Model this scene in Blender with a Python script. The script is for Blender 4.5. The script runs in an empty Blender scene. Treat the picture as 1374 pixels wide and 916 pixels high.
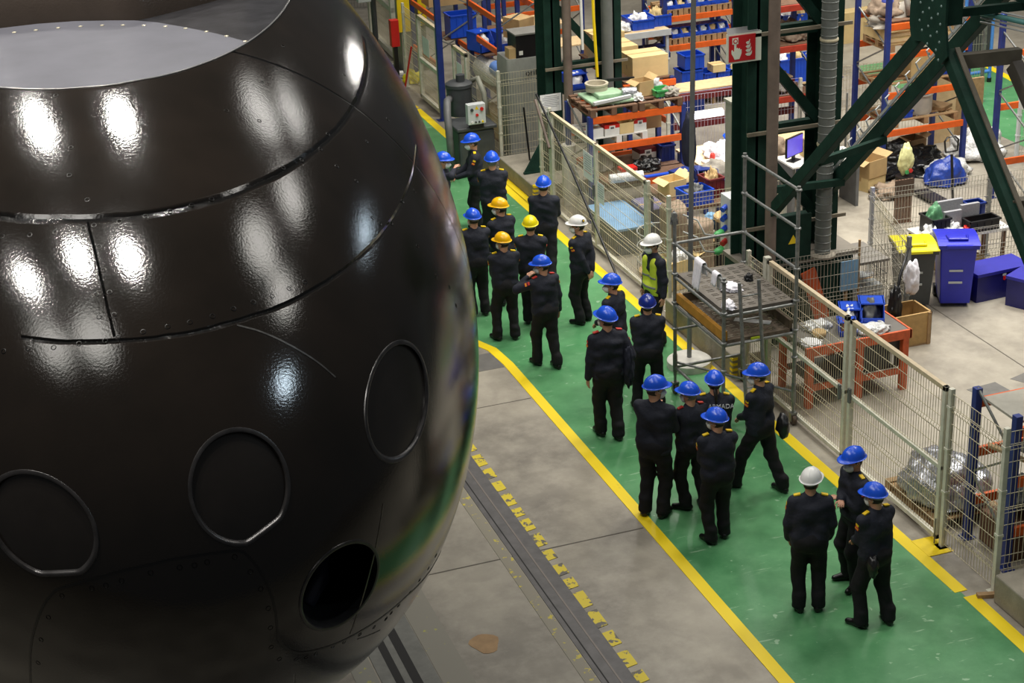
import bpy, bmesh, math, random
import numpy as np
from mathutils import Vector, Matrix
random.seed(7)
SC = bpy.context.scene
COL = SC.collection
R = math.radians

# ------------------------------------------------------------------ materials
def _lin(c):
    c = c / 255.0
    return c / 12.92 if c <= 0.04045 else ((c + 0.055) / 1.055) ** 2.4
def rgb(r, g, b): return (_lin(r), _lin(g), _lin(b), 1.0)
MATS = {}
def mat(name, col, rough=0.5, metal=0.0, var=0.12, scale=6.0, bump=0.0, bscale=40.0, emit=None, estr=0.0, coat=0.0, alpha=1.0, trans=0.0, spec=0.5):
    """procedural principled material: base colour broken up by noise, optional bump"""
    if name in MATS: return MATS[name]
    m = bpy.data.materials.new(name); m.use_nodes = True
    nt = m.node_tree; N = nt.nodes; L = nt.links
    p = N['Principled BSDF']
    tc = N.new('ShaderNodeTexCoord')
    no = N.new('ShaderNodeTexNoise'); no.inputs['Scale'].default_value = scale; no.inputs['Detail'].default_value = 6; no.inputs['Roughness'].default_value = .6
    L.new(tc.outputs['Object'], no.inputs['Vector'])
    cr = N.new('ShaderNodeValToRGB')
    cr.color_ramp.elements[0].position = .3; cr.color_ramp.elements[1].position = .7
    lo = tuple(x * (1 - var) for x in col[:3]) + (1,); hi = tuple(min(1, x * (1 + var)) for x in col[:3]) + (1,)
    cr.color_ramp.elements[0].color = lo; cr.color_ramp.elements[1].color = hi
    L.new(no.outputs['Fac'], cr.inputs['Fac']); L.new(cr.outputs['Color'], p.inputs['Base Color'])
    p.inputs['Roughness'].default_value = rough; p.inputs['Metallic'].default_value = metal
    p.inputs['Coat Weight'].default_value = coat; p.inputs['Coat Roughness'].default_value = .12
    p.inputs['Specular IOR Level'].default_value = spec
    p.inputs['Alpha'].default_value = alpha; p.inputs['Transmission Weight'].default_value = trans
    if bump > 0:
        n2 = N.new('ShaderNodeTexNoise'); n2.inputs['Scale'].default_value = bscale; n2.inputs['Detail'].default_value = 4
        L.new(tc.outputs['Object'], n2.inputs['Vector'])
        b = N.new('ShaderNodeBump'); b.inputs['Strength'].default_value = bump; b.inputs['Distance'].default_value = .02
        L.new(n2.outputs['Fac'], b.inputs['Height']); L.new(b.outputs['Normal'], p.inputs['Normal'])
    if emit:
        p.inputs['Emission Color'].default_value = emit; p.inputs['Emission Strength'].default_value = estr
    MATS[name] = m
    return m

M_WHITEMETAL = mat('cream_painted_steel', rgb(206, 204, 188), .45, var=.14, scale=9, bump=.1)
M_WIRE = mat('cream_wire', rgb(196, 186, 158), .5, var=.15)
M_WIREG = mat('galvanised_wire', rgb(176, 172, 158), .45, .3, var=.2)
M_GALV = mat('galvanised_steel', rgb(128, 130, 128), .45, .45, var=.3, scale=14)
M_DGREEN = mat('dark_green_steel', rgb(26, 52, 43), .65, var=.25, scale=5, bump=.08, spec=.15)
M_DGREEN2 = mat('dusty_green_steel', rgb(88, 82, 70), .7, var=.2, scale=5)
M_BLUESTEEL = mat('blue_rack_steel', rgb(34, 52, 120), .45, var=.2)
M_ORANGE = mat('orange_rack_steel', rgb(222, 96, 28), .45, var=.14)
M_ORANGEW = mat('worn_orange_steel', rgb(205, 92, 48), .55, var=.25, scale=10)
M_REDBEAM = mat('red_rack_steel', rgb(160, 52, 34), .5, var=.2)
M_BIN = mat('blue_plastic', rgb(22, 72, 190), .35, var=.1)
M_BIND = mat('dark_blue_plastic', rgb(18, 44, 118), .4, var=.15)
M_CARD = mat('cardboard', rgb(190, 160, 112), .8, var=.1, scale=4)
M_CARD2 = mat('pale_cardboard', rgb(222, 196, 140), .8, var=.08, scale=4)
M_WOOD = mat('pallet_wood', rgb(160, 130, 92), .8, var=.22, scale=12, bump=.15)
M_WOODD = mat('dark_pallet_wood', rgb(104, 76, 56), .8, var=.25, scale=12, bump=.15)
M_WOODP = mat('plywood', rgb(205, 178, 135), .65, var=.12, scale=8)
M_WHITE = mat('white_plastic', rgb(225, 224, 218), .4, var=.06)
M_PAPER = mat('paper', rgb(232, 232, 232), .8, var=.05)
M_FILM = mat('clear_film', rgb(215, 216, 214), .22, var=.35, scale=22, bump=.9, bscale=26, spec=.8)
M_FOIL = mat('silver_foil', rgb(170, 172, 178), .25, .55, var=.5, scale=24, bump=1.0, bscale=20)
M_BLACK = mat('black_plastic', rgb(24, 24, 26), .4, var=.25)
M_BLACKBAG = mat('black_film', rgb(18, 18, 18), .22, var=.3, bump=1.0, bscale=14)
M_GREY = mat('grey_plastic', rgb(96, 97, 97), .5, var=.18)
M_DGREY = mat('dark_grey_paint', rgb(62, 65, 67), .5, var=.2)
M_CABINET = mat('light_grey_enamel', rgb(196, 200, 200), .4, var=.05)
M_STEELG = mat('grey_green_post', rgb(150, 150, 136), .55, var=.15)
M_DUCT = mat('grey_duct', rgb(112, 116, 112), .5, .2, var=.12)
M_PIPE = mat('dusty_pipe', rgb(112, 98, 88), .6, var=.28, scale=3)
M_YELLOW = mat('yellow_paint', rgb(236, 205, 20), .5, var=.07)
M_YELBIN = mat('yellow_bin_plastic', rgb(226, 214, 20), .35, var=.05)
M_BLUEBIN = mat('cobalt_bin_plastic', rgb(38, 44, 178), .35, var=.08)
M_BLUEBOX = mat('cobalt_painted_steel', rgb(44, 44, 150), .45, var=.08)
M_REDSIGN = mat('sign_red', rgb(190, 30, 36), .4, var=.05)
M_RED = mat('red_plastic', rgb(200, 36, 30), .4, var=.08)
M_DRED = mat('dark_red_plastic', rgb(104, 30, 32), .5, var=.1)
M_SIGNW = mat('sign_white', rgb(216, 222, 205), .5, var=.03)
M_CLOTHW = mat('white_cloth', rgb(235, 233, 240), .85, var=.06, bump=.5, bscale=16)
M_CLOTHT = mat('taupe_cloth', rgb(140, 122, 104), .9, var=.22, scale=9, bump=.7, bscale=14)
M_CANVAS = mat('grey_canvas', rgb(150, 144, 134), .9, var=.2, scale=7, bump=.7, bscale=10)
M_GREEN = mat('green_plastic', rgb(70, 160, 90), .45, var=.15)
M_PGREEN = mat('pale_green_casting', rgb(150, 180, 148), .5, var=.2)
M_DKCLOTH = mat('navy_jacket_cloth', rgb(24, 28, 44), .85, var=.2)
M_CONCBLK = mat('concrete_plinth', rgb(140, 134, 120), .85, var=.18, scale=5, bump=.25)
M_LTBLUE = mat('light_blue_board', rgb(118, 160, 196), .7, var=.12)
M_RUST = mat('rust_orange_steel', rgb(206, 92, 48), .6, var=.25)
M_COPPER = mat('copper_parts', rgb(150, 82, 60), .5, .3, var=.4, scale=30)
M_TARP = mat('grey_translucent_sheet', rgb(150, 152, 146), .5, var=.16, scale=3, bump=.4, bscale=6)
M_TUBEL = mat('lit_lamp_diffuser', rgb(255, 255, 255), .5, emit=(.86, .84, 1.0, 1), estr=6.0)
M_SCREEN = mat('lit_monitor', rgb(80, 66, 190), .3, emit=rgb(92, 76, 205), estr=.55)
M_CYAN = mat('teal_cable', rgb(84, 140, 136), .5, var=.1)
M_LGREYC = mat('light_cable', rgb(170, 172, 170), .5, var=.1)

# ------------------------------------------------------------------ mesh builder
class MB:
    def __init__(s): s.v = []; s.f = []
    def add(s, vs, fs):
        o = len(s.v); s.v += [tuple(map(float, q)) for q in vs]; s.f += [tuple(i + o for i in f) for f in fs]; return s
    def box(s, x0, x1, y0, y1, z0, z1):
        return s.add([(x0,y0,z0),(x1,y0,z0),(x1,y1,z0),(x0,y1,z0),(x0,y0,z1),(x1,y0,z1),(x1,y1,z1),(x0,y1,z1)],
                     [(0,3,2,1),(4,5,6,7),(0,1,5,4),(1,2,6,5),(2,3,7,6),(3,0,4,7)])
    def cb(s, c, d): return s.box(c[0]-d[0]/2, c[0]+d[0]/2, c[1]-d[1]/2, c[1]+d[1]/2, c[2]-d[2]/2, c[2]+d[2]/2)
    def bar(s, p, q, w, h, up=(0,0,1)):
        p = Vector(p); q = Vector(q); d = (q-p).normalized(); u = Vector(up)
        if abs(d.dot(u)) > .98: u = Vector((0,1,0))
        a = d.cross(u).normalized()*(w/2); b = a.cross(d).normalized()*(h/2)
        vs = [p-a-b,p+a-b,p+a+b,p-a+b,q-a-b,q+a-b,q+a+b,q-a+b]
        return s.add(vs, [(0,1,2,3),(7,6,5,4),(0,4,5,1),(1,5,6,2),(2,6,7,3),(3,7,4,0)])
    def tube(s, pts, r, n=8, cap=True):
        pts = [Vector(p) for p in pts]; vs = []; fs = []; m = len(pts)
        d0 = (pts[1]-pts[0]).normalized(); ref = Vector((0,0,1)) if abs(d0.z) < .9 else Vector((1,0,0))
        for i, p in enumerate(pts):
            d = (pts[min(i+1,m-1)]-pts[max(i-1,0)]).normalized()
            a = d.cross(ref); 
            if a.length < 1e-4: a = d.cross(Vector((0,1,0)))
            a.normalize(); b = d.cross(a); ref = a.cross(d) if False else ref
            rr = r[i] if isinstance(r, (list, tuple)) else r
            for k in range(n):
                t = 2*math.pi*k/n; vs.append(p+a*(rr*math.cos(t))+b*(rr*math.sin(t)))
        for i in range(m-1):
            for k in range(n):
                k2 = (k+1)%n; fs.append((i*n+k, i*n+k2, (i+1)*n+k2, (i+1)*n+k))
        if cap: fs.append(tuple(range(n))[::-1]); fs.append(tuple((m-1)*n+k for k in range(n)))
        return s.add(vs, fs)
    def cyl(s, p, q, r, r2=None, n=16): return s.tube([p, q], [r, r if r2 is None else r2], n)
    def lathe(s, prof, c=(0,0,0), n=24):
        vs = []; fs = []; m = len(prof)
        for (r, z) in prof:
            for k in range(n):
                t = 2*math.pi*k/n; vs.append((c[0]+r*math.cos(t), c[1]+r*math.sin(t), c[2]+z))
        for i in range(m-1):
            for k in range(n):
                k2 = (k+1)%n; fs.append((i*n+k, i*n+k2, (i+1)*n+k2, (i+1)*n+k))
        fs.append(tuple(range(n))[::-1]); fs.append(tuple((m-1)*n+k for k in range(n)))
        return s.add(vs, fs)
    def prism(s, poly, z0, z1):
        n = len(poly)
        return s.add([(x,y,z0) for x,y in poly]+[(x,y,z1) for x,y in poly],
                     [tuple(range(n))[::-1], tuple(range(n,2*n))]+[(i,(i+1)%n,n+(i+1)%n,n+i) for i in range(n)])
    def xform(s, m, start=0):
        s.v[start:] = [tuple(m @ Vector(q)) for q in s.v[start:]]; return s
    def rotz(s, ang, c, start=0):
        m = Matrix.Translation((c[0],c[1],0)) @ Matrix.Rotation(ang,4,'Z') @ Matrix.Translation((-c[0],-c[1],0)); return s.xform(m, start)
    def build(s, name, m, parent=None, smooth=False, bevel=0.0, auto=None):
        me = bpy.data.meshes.new(name); o = bpy.data.objects.new(name, me)
        if parent is not None: org = world_loc(parent)
        else:
            a = np.array(s.v); org = Vector(((a[:,0].min()+a[:,0].max())/2, (a[:,1].min()+a[:,1].max())/2, a[:,2].min()))
        me.from_pydata([(q[0]-org.x, q[1]-org.y, q[2]-org.z) for q in s.v], [], s.f)
        COL.objects.link(o)
        if parent is not None: o.parent = parent
        else: o.location = org
        me.materials.append(m)
        if smooth:
            me.polygons.foreach_set('use_smooth', [True]*len(me.polygons))
            if auto:
                bm = bmesh.new(); bm.from_mesh(me)
                for e in bm.edges:
                    if len(e.link_faces) == 2 and e.calc_face_angle(0) > R(auto): e.smooth = False
                bm.to_mesh(me); bm.free()
        if bevel:
            b = o.modifiers.new('bevel', 'BEVEL'); b.width = bevel; b.segments = 2; b.limit_method = 'ANGLE'
        me.update(); return o
def world_loc(o):
    v = Vector(o.location)
    while o.parent is not None: o = o.parent; v = v + Vector(o.location)
    return v
def tag(o, label, cat, group=None):
    o['label'] = label; o['category'] = cat
    if group: o['group'] = group
    return o
def thing(name, label, cat, loc, group=None):
    o = bpy.data.objects.new(name, None); COL.objects.link(o); o.location = loc; o.empty_display_size = .2
    return tag(o, label, cat, group)
def struct(o): o['kind'] = 'structure'; return o
def dup(o, loc, rotz=None, label=None, group=None):
    r = o.copy(); COL.objects.link(r); r.location = loc
    if rotz is not None: r.rotation_euler = (0, 0, rotz)
    if label: r['label'] = label
    if group: r['group'] = group
    for ch in list(o.children):
        c = ch.copy(); COL.objects.link(c); c.parent = r
        for g in list(ch.children):
            d = g.copy(); COL.objects.link(d); d.parent = c
    return r
def text_mesh(name, txt, size, m, parent, loc, rot, extrude=.001, align='CENTER'):
    cu = bpy.data.curves.new(name, 'FONT'); cu.body = txt; cu.size = size; cu.extrude = extrude; cu.align_x = align; cu.align_y = 'CENTER'
    o = bpy.data.objects.new(name, cu); COL.objects.link(o)
    bpy.context.view_layer.update()
    me = bpy.data.meshes.new_from_object(o.evaluated_get(bpy.context.evaluated_depsgraph_get()))
    bpy.data.objects.remove(o); bpy.data.curves.remove(cu)
    q = bpy.data.objects.new(name, me); COL.objects.link(q); me.materials.clear(); me.materials.append(m)
    q.parent = parent; q.location = loc; q.rotation_euler = rot
    return q

# ------------------------------------------------------------------ camera
cam_d = bpy.data.cameras.new('camera'); cam = bpy.data.objects.new('camera', cam_d); COL.objects.link(cam)
SC.camera = cam
yaw, pitch, roll = R(18.49), R(23.88), R(2.576)
f = Vector((math.sin(yaw)*math.cos(pitch), math.cos(yaw)*math.cos(pitch), -math.sin(pitch)))
r0 = Vector((math.cos(yaw), -math.sin(yaw), 0)); d0 = f.cross(r0)
rt = r0*math.cos(roll)+d0*math.sin(roll); dn = -r0*math.sin(roll)+d0*math.cos(roll)
cam.matrix_world = Matrix(((rt.x, -dn.x, -f.x, 0), (rt.y, -dn.y, -f.y, 0), (rt.z, -dn.z, -f.z, 11.0), (0,0,0,1)))
cam_d.sensor_width = 36; cam_d.sensor_fit = 'HORIZONTAL'; cam_d.lens = 2362.0/1374*36
cam_d.clip_start = .1; cam_d.clip_end = 300

SC.view_settings.view_transform = 'Standard'; SC.view_settings.look = 'None'
SC.view_settings.gamma = 1.0; SC.view_settings.use_curve_mapping = False
SC.view_settings.exposure = 0.0

# ------------------------------------------------------------------ light
w = bpy.data.worlds.new('hall_air'); SC.world = w; w.use_nodes = True
bg = w.node_tree.nodes['Background']; bg.inputs['Color'].default_value = (.93, .97, 1.0, 1); bg.inputs['Strength'].default_value = .05
def lamp(x, y, z, power, size, col=(1, .96, .9), target=None, spread=180):
    ld = bpy.data.lights.new('high_bay_light', 'AREA'); ld.shape = 'DISK'; ld.size = size; ld.energy = power; ld.color = col; ld.spread = R(spread)
    o = bpy.data.objects.new('high_bay_light', ld); COL.objects.link(o); o.location = (x, y, z)
    if target: o.rotation_euler = (Vector(target)-Vector((x,y,z))).to_track_quat('-Z','Y').to_euler()
    return o
NEUT = (1, .965, .90)
for (x, y) in [(-.8,16.0),(1.9,15.5),(-4.0,12.3),(-1.35,11.9),(.65,11.4),(3.0,20.2),(-.3,20.8)]:
    lamp(x, y, 14, 215, .5, NEUT)
for (x, y) in [(-4.7,10.0),(-2.3,9.4),(7.0,12.5),(8.6,11.1),(9.5,15.6),(8.2,18.4),(10.8,20.8)]:
    lamp(x, y, 14, 75, 2.0, NEUT)
for (x, y) in [(12.1,26.6),(16.2,32.7),(8,27),(18,24),(22,31),(16,18),(12,38),(21,40),(18.5,28.5),(19.5,20),(14.5,22.5)]:
    lamp(x, y, 14, 300, 2.4, (1, .95, .87), None, 112)
lamp(13.9, 30.2, 8.4, 70, .5, NEUT, (3, 12.5, 6.5))
lamp(21.3, 22.1, 13.5, 240, 1.8, (.72,.88,1)); lamp(9.7, 6.7, 14, 150, 1.2, (.72,.88,1))
# ------------------------------------------------------------------ floor
def floor_mat(name, base, dark, light, scuff, rough, scale):
    m = bpy.data.materials.new(name); m.use_nodes = True; nt = m.node_tree; N = nt.nodes; L = nt.links; p = N['Principled BSDF']
    tc = N.new('ShaderNodeTexCoord')
    def noise(sc, det, ro=.6, dist=0, stretch=None):
        n = N.new('ShaderNodeTexNoise'); n.inputs['Scale'].default_value = sc; n.inputs['Detail'].default_value = det
        n.inputs['Roughness'].default_value = ro; n.inputs['Distortion'].default_value = dist
        if stretch:
            mp = N.new('ShaderNodeMapping'); mp.inputs['Scale'].default_value = stretch[0]; mp.inputs['Rotation'].default_value = (0, 0, stretch[1])
            L.new(tc.outputs['Object'], mp.inputs['Vector']); L.new(mp.outputs['Vector'], n.inputs['Vector'])
        else: L.new(tc.outputs['Object'], n.inputs['Vector'])
        return n.outputs['Fac']
    def ramp(fac, a, b, ca, cb):
        c = N.new('ShaderNodeValToRGB'); c.color_ramp.elements[0].position = a; c.color_ramp.elements[1].position = b
        c.color_ramp.elements[0].color = ca; c.color_ramp.elements[1].color = cb; L.new(fac, c.inputs['Fac']); return c.outputs['Color']
    def mix(fac, a, b):
        x = N.new('ShaderNodeMix'); x.data_type = 'RGBA'
        if isinstance(fac, float): x.inputs['Factor'].default_value = fac
        else: L.new(fac, x.inputs['Factor'])
        for sock, v in ((x.inputs[6], a), (x.inputs[7], b)):
            if isinstance(v, tuple): sock.default_value = v
            else: L.new(v, sock)
        return x.outputs[2]
    W, K = (1,1,1,1), (0,0,0,1)
    c = ramp(noise(scale, 8), .34, .68, dark, base)
    c = mix(ramp(noise(scale*5, 8, .7), .42, .75, K, (.6,.6,.6,1)), c, light)
    c = mix(ramp(noise(scale*2.2, 4, .5, 1.5), .58, .8, K, (.55,.55,.55,1)), c, dark)
    if scuff:
        for (rot, sc, th) in ((.7, 2.0, .66), (-.5, 1.5, .665), (1.9, 2.6, .66), (.25, .9, .66)):
            s1 = ramp(noise(sc, 5, .6, 0, ((1, 8, 1), rot)), th, th+.05, K, (.75,.75,.75,1))
            c = mix(s1, c, scuff)
        c = mix(ramp(noise(7, 3, .5, .4), .68, .71, K, (.8,.8,.8,1)), c, scuff)
    L.new(c, p.inputs['Base Color'])
    rr = N.new('ShaderNodeMapRange'); rr.inputs['To Min'].default_value = rough-.08; rr.inputs['To Max'].default_value = rough+.14
    L.new(noise(scale*3, 6), rr.inputs['Value']); L.new(rr.outputs['Result'], p.inputs['Roughness'])
    b = N.new('ShaderNodeBump'); b.inputs['Strength'].default_value = .05; L.new(noise(30, 4), b.inputs['Height']); L.new(b.outputs['Normal'], p.inputs['Normal'])
    return m
M_CONC = floor_mat('worn_concrete', rgb(166,159,144), rgb(118,112,102), rgb(180,173,158), None, .42, .55)
M_EPOXY = floor_mat('green_epoxy', rgb(92,152,102), rgb(66,128,80), rgb(108,166,116), rgb(158,192,158), .30, .5)

def chip_mat(name, paint, under, th, sc):
    m = bpy.data.materials.new(name); m.use_nodes = True; nt = m.node_tree; N = nt.nodes; L = nt.links; p = N['Principled BSDF']
    tc = N.new('ShaderNodeTexCoord'); n = N.new('ShaderNodeTexNoise'); n.inputs['Scale'].default_value = sc; n.inputs['Detail'].default_value = 7; n.inputs['Roughness'].default_value = .65
    L.new(tc.outputs['Object'], n.inputs['Vector'])
    c = N.new('ShaderNodeValToRGB'); c.color_ramp.elements[0].position = th; c.color_ramp.elements[1].position = th+.03
    c.color_ramp.elements[0].color = under; c.color_ramp.elements[1].color = paint
    L.new(n.outputs['Fac'], c.inputs['Fac']); L.new(c.outputs['Color'], p.inputs['Base Color']); p.inputs['Roughness'].default_value = .5
    return m
M_YLINE = chip_mat('yellow_line_paint', rgb(240,210,16), rgb(186,165,60), .30, 5)
M_YCHIP = chip_mat('chipped_yellow_paint', rgb(214,192,40), rgb(96,92,84), .44, 6)
M_YFADE = chip_mat('faded_yellow_paint', rgb(196,180,60), rgb(138,132,116), .58, 7)
M_TRENCH = mat('dark_steel_plate', rgb(92, 90, 90), .5, .2, var=.22, scale=5)
M_SLOT = mat('black_slot', rgb(14, 13, 12), .7)
M_DRAIN = mat('grey_drain_plate', rgb(104, 102, 98), .55, .1, var=.2, scale=5)
M_JOINT = mat('floor_joint', rgb(92, 86, 78), .8)

mb = MB(); mb.box(-22, 34, -3, 62, -.3, 0); struct(mb.build('floor', M_CONC))
# green walkway paint with its yellow borders
mb = MB(); mb.prism([(7.58,6),(10.2,6),(10.2,46),(4.2,46),(4.2,24.45),(6.6,24.4),(7.2,24.0),(7.5,23.4)], 0, .004)
struct(mb.build('green_walkway', M_EPOXY))
tn = [0]
def trim(mb, m):
    tn[0] += 1; return struct(mb.build('trim_%d' % tn[0], m))
def ribbon(pts, wd, z0, z1):
    mb = MB(); n = len(pts); L_, R_ = [], []
    for i, p in enumerate(pts):
        a = Vector(pts[max(i-1,0)]); b = Vector(pts[min(i+1,n-1)]); t = (b-a).normalized(); nn = Vector((-t.y, t.x))*(wd/2)
        L_.append(Vector(p)+nn); R_.append(Vector(p)-nn)
    return mb.prism([tuple(q) for q in L_]+[tuple(q) for q in R_[::-1]], z0, z1)
trim(ribbon([(7.55,6),(7.55,15),(7.55,22.8),(7.5,23.4),(7.32,23.85),(6.95,24.2),(6.3,24.42),(4.2,24.5)], .155, 0, .008), M_YLINE)
trim(ribbon([(10.21,14.72),(10.21,22),(10.21,32),(10.2,36.4)], .165, 0, .008), M_YLINE)
trim(ribbon([(10.21,6),(10.21,12),(10.25,14.6)], .175, 0, .008), M_YLINE)
trim(ribbon([(10.2,36.5),(10.0,38.2),(9.9,46)], .165, 0, .008), M_YLINE)
trim(MB().box(10.28,10.42,29.4,31.6,0,.008), M_YLINE)
# drain plate across the floor, joints
trim(MB().box(2,7.46,22.72,23.3,0,.004), M_DRAIN)
trim(MB().box(-3,7.46,17.5,17.52,0,.003), M_JOINT)
trim(MB().box(2,7.46,21.55,21.565,0,.003), M_JOINT)
trim(MB().box(7.7,10.1,12.57,12.585,0,.0055), mat('seam_pale_green', rgb(96,150,108), .4))
trim(MB().box(14.35,14.37,12,22.9,0,.003), M_JOINT)
trim(MB().box(10.7,24,16.6,16.615,0,.003), M_JOINT)
trim(MB().prism([(13.2,19.25),(13.7,19.3),(13.75,18.85),(13.3,18.8)],0,.003), M_DRAIN)
trim(MB().prism([(13.95,19.3),(14.6,19.5),(14.9,19.0),(14.2,18.85)],0,.003), M_DRAIN)
# covered trench beside the walkway, hazard dashes on its edge
trim(MB().box(5.74,6.1,8,40,0,.006), M_TRENCH)
trim(MB().box(5.80,5.815,8,40,.006,.008), M_SLOT)
trim(MB().box(5.93,5.95,8,40,.006,.009), mat('trench_rib', rgb(120,112,106), .5, .2))
trim(MB().box(6.0,6.01,20.4,24,.006,.008), M_SLOT)
mb = MB(); y = 12.0
while y < 24:
    L_ = .2+random.random()*.16
    mb.prism([(6.1,y),(6.235,y+.03),(6.235,y+L_+.02),(6.1,y+L_)],0,.007); y += L_+.09+random.random()*.05
trim(mb, M_YCHIP)
trim(MB().box(5.58,5.73,12,24,0,.004), M_YFADE)
# sunken rail with two slots under the hull
trim(MB().box(3.56,4.16,6,34,0,.006), mat('rail_bed_concrete', rgb(112,112,106), .6, var=.2))
trim(MB().box(3.87,3.975,6,34,.006,.008), M_SLOT)
trim(MB().box(3.70,3.79,6,34,.006,.008), M_SLOT)
trim(MB().box(4.17,4.5,10,17.5,0,.0035), chip_mat('flaked_yellow', rgb(170,168,70), rgb(132,128,116), .64, 6))
trim(MB().box(3.3,3.54,10,17.5,0,.0035), chip_mat('flaked_yellow_wide', rgb(170,168,70), rgb(128,126,116), .58, 5))
mb = MB(); mb.prism([(4.83+.16*math.cos(a)*(1+.2*math.sin(3*a)), 15.86+.2*math.sin(a)) for a in [k*math.pi/9 for k in range(18)]],0,.003)
trim(mb, mat('rust_stain', rgb(158,126,86), .6, var=.2))

# ------------------------------------------------------------------ the hull: bow of a submarine
HC = Vector((1.22, 17.98, 5.31)); HR, HB = 3.4, 8.86
ZT = 7.83
TUBES = {'c1': (.218,5.85,.285), 'c2': (1.372,6.009,.292), 'c3': (2.568,6.013,.29), 'h': (1.921,5.19,.284)}
FLAT = {'c1': (.262, R(-78)), 'c2': (.268, R(-70)), 'c3': (9, 0), 'h': (9, 0)}
def hull_y(x, z, inset=0.0):
    q = 1-((x-HC.x)**2+(z-HC.z)**2)/(HR-inset)**2
    return HC.y-(HB-inset)*math.sqrt(max(q, 0))
def hull_n(p):
    return Vector(((p[0]-HC.x)/HR**2, (p[1]-HC.y)/HB**2, (p[2]-HC.z)/HR**2)).normalized()
def trad(key, a):
    r = TUBES[key][2]; d, a0 = FLAT[key]; c = math.cos(a-a0)
    return min(r, d/c) if c > .05 else r
def hull_material():
    m = bpy.data.materials.new('dark_glossy_hull_paint'); m.use_nodes = True; nt = m.node_tree; N = nt.nodes; L = nt.links; p = N['Principled BSDF']
    tc = N.new('ShaderNodeTexCoord'); sp = N.new('ShaderNodeSeparateXYZ'); L.new(tc.outputs['Object'], sp.inputs[0])
    def M(op, a, b=None, c=None):
        n = N.new('ShaderNodeMath'); n.operation = op
        for i, v in enumerate((a, b, c)):
            if v is None: continue
            if isinstance(v, (int, float)): n.inputs[i].default_value = v
            else: L.new(v, n.inputs[i])
        return n.outputs[0]
    X, Y, Z = sp.outputs
    def noise(sc, det, ro=.55):
        n = N.new('ShaderNodeTexNoise'); n.inputs['Scale'].default_value = sc; n.inputs['Detail'].default_value = det; n.inputs['Roughness'].default_value = ro
        L.new(tc.outputs['Object'], n.inputs['Vector']); return n.outputs['Fac']
    wob = M('MULTIPLY', M('SUBTRACT', noise(3.0, 3), .5), .02)
    def line(co, v, wd):   # 1 on the seam, 0 away from it
        d = M('ABSOLUTE', M('SUBTRACT', M('ADD', co, wob), v))
        return M('SUBTRACT', 1, M('SMOOTHSTEP', d, wd*.6, wd*1.5)) if False else M('MAXIMUM', M('SUBTRACT', 1, M('DIVIDE', d, wd)), 0)
    zb = HC.z
    s1 = M('MULTIPLY', line(Z, 7.30-zb, .02), M('LESS_THAN', Y, 14.6-HC.y))
    s2 = M('MULTIPLY', line(Z, 6.78-zb, .013), M('MULTIPLY', M('LESS_THAN', Y, 13.0-HC.y), M('GREATER_THAN', X, .30-HC.x)))
    s3 = M('MULTIPLY', line(Y, 12.55-HC.y, .016), M('GREATER_THAN', Z, 5.0-zb))
    s4 = M('MULTIPLY', line(X, .83-HC.x, .009), M('MULTIPLY', M('GREATER_THAN', Z, 6.80-zb), M('LESS_THAN', Z, 7.29-zb)))
    s5 = M('MULTIPLY', line(X, .36, .006), M('MULTIPLY', M('LESS_THAN', Z, 4.62-zb), M('LESS_THAN', Y, -5)))
    s = M('MAXIMUM', M('MAXIMUM', M('MAXIMUM', s1, s2), M('MAXIMUM', s3, s4)), s5)
    base = N.new('ShaderNodeValToRGB'); e = base.color_ramp.elements
    e[0].position = .3; e[0].color = rgb(25,21,17); e[1].position = .75; e[1].color = rgb(36,30,25)
    L.new(noise(1.4, 5), base.inputs['Fac'])
    mx = N.new('ShaderNodeMix'); mx.data_type = 'RGBA'; L.new(M('MULTIPLY', M('MINIMUM', M('MULTIPLY', s, 2.0), 1), .9), mx.inputs['Factor']); L.new(base.outputs['Color'], mx.inputs[6]); mx.inputs[7].default_value = rgb(8,7,6)
    L.new(mx.outputs[2], p.inputs['Base Color'])
    rr = N.new('ShaderNodeMapRange'); rr.inputs['To Min'].default_value = .08; rr.inputs['To Max'].default_value = .16; L.new(noise(1.1, 6, .65), rr.inputs['Value'])
    L.new(rr.outputs['Result'], p.inputs['Roughness'])
    p.inputs['Specular IOR Level'].default_value = .62
    sm = noise(62, 3, .6); big = noise(.9, 2)
    h = M('ADD', M('MULTIPLY', sm, .00075), M('SUBTRACT', M('MULTIPLY', big, .006), M('MULTIPLY', s, .012)))
    b = N.new('ShaderNodeBump'); b.inputs['Strength'].default_value = 1.0; b.inputs['Distance'].default_value = 1.0
    L.new(h, b.inputs['Height']); L.new(b.outputs['Normal'], p.inputs['Normal'])
    return m
M_HULL = hull_material()
M_RING = mat('worn_ring_steel', rgb(64, 62, 62), .3, .45, var=.4, scale=9)
M_DECK = mat('scuffed_dark_deck_metal', rgb(58, 57, 60), .3, .5, var=.45, scale=4, bump=.15, bscale=9)
M_GREYPL = mat('satin_grey_plate', rgb(92, 92, 100), .42, .0, var=.12, scale=3)
M_BOLT = mat('dark_bolt', rgb(16, 14, 13), .3, .4, var=.2)
M_SCREWW = mat('pale_screw_head', rgb(214, 206, 180), .35, .4, var=.1)

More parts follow.
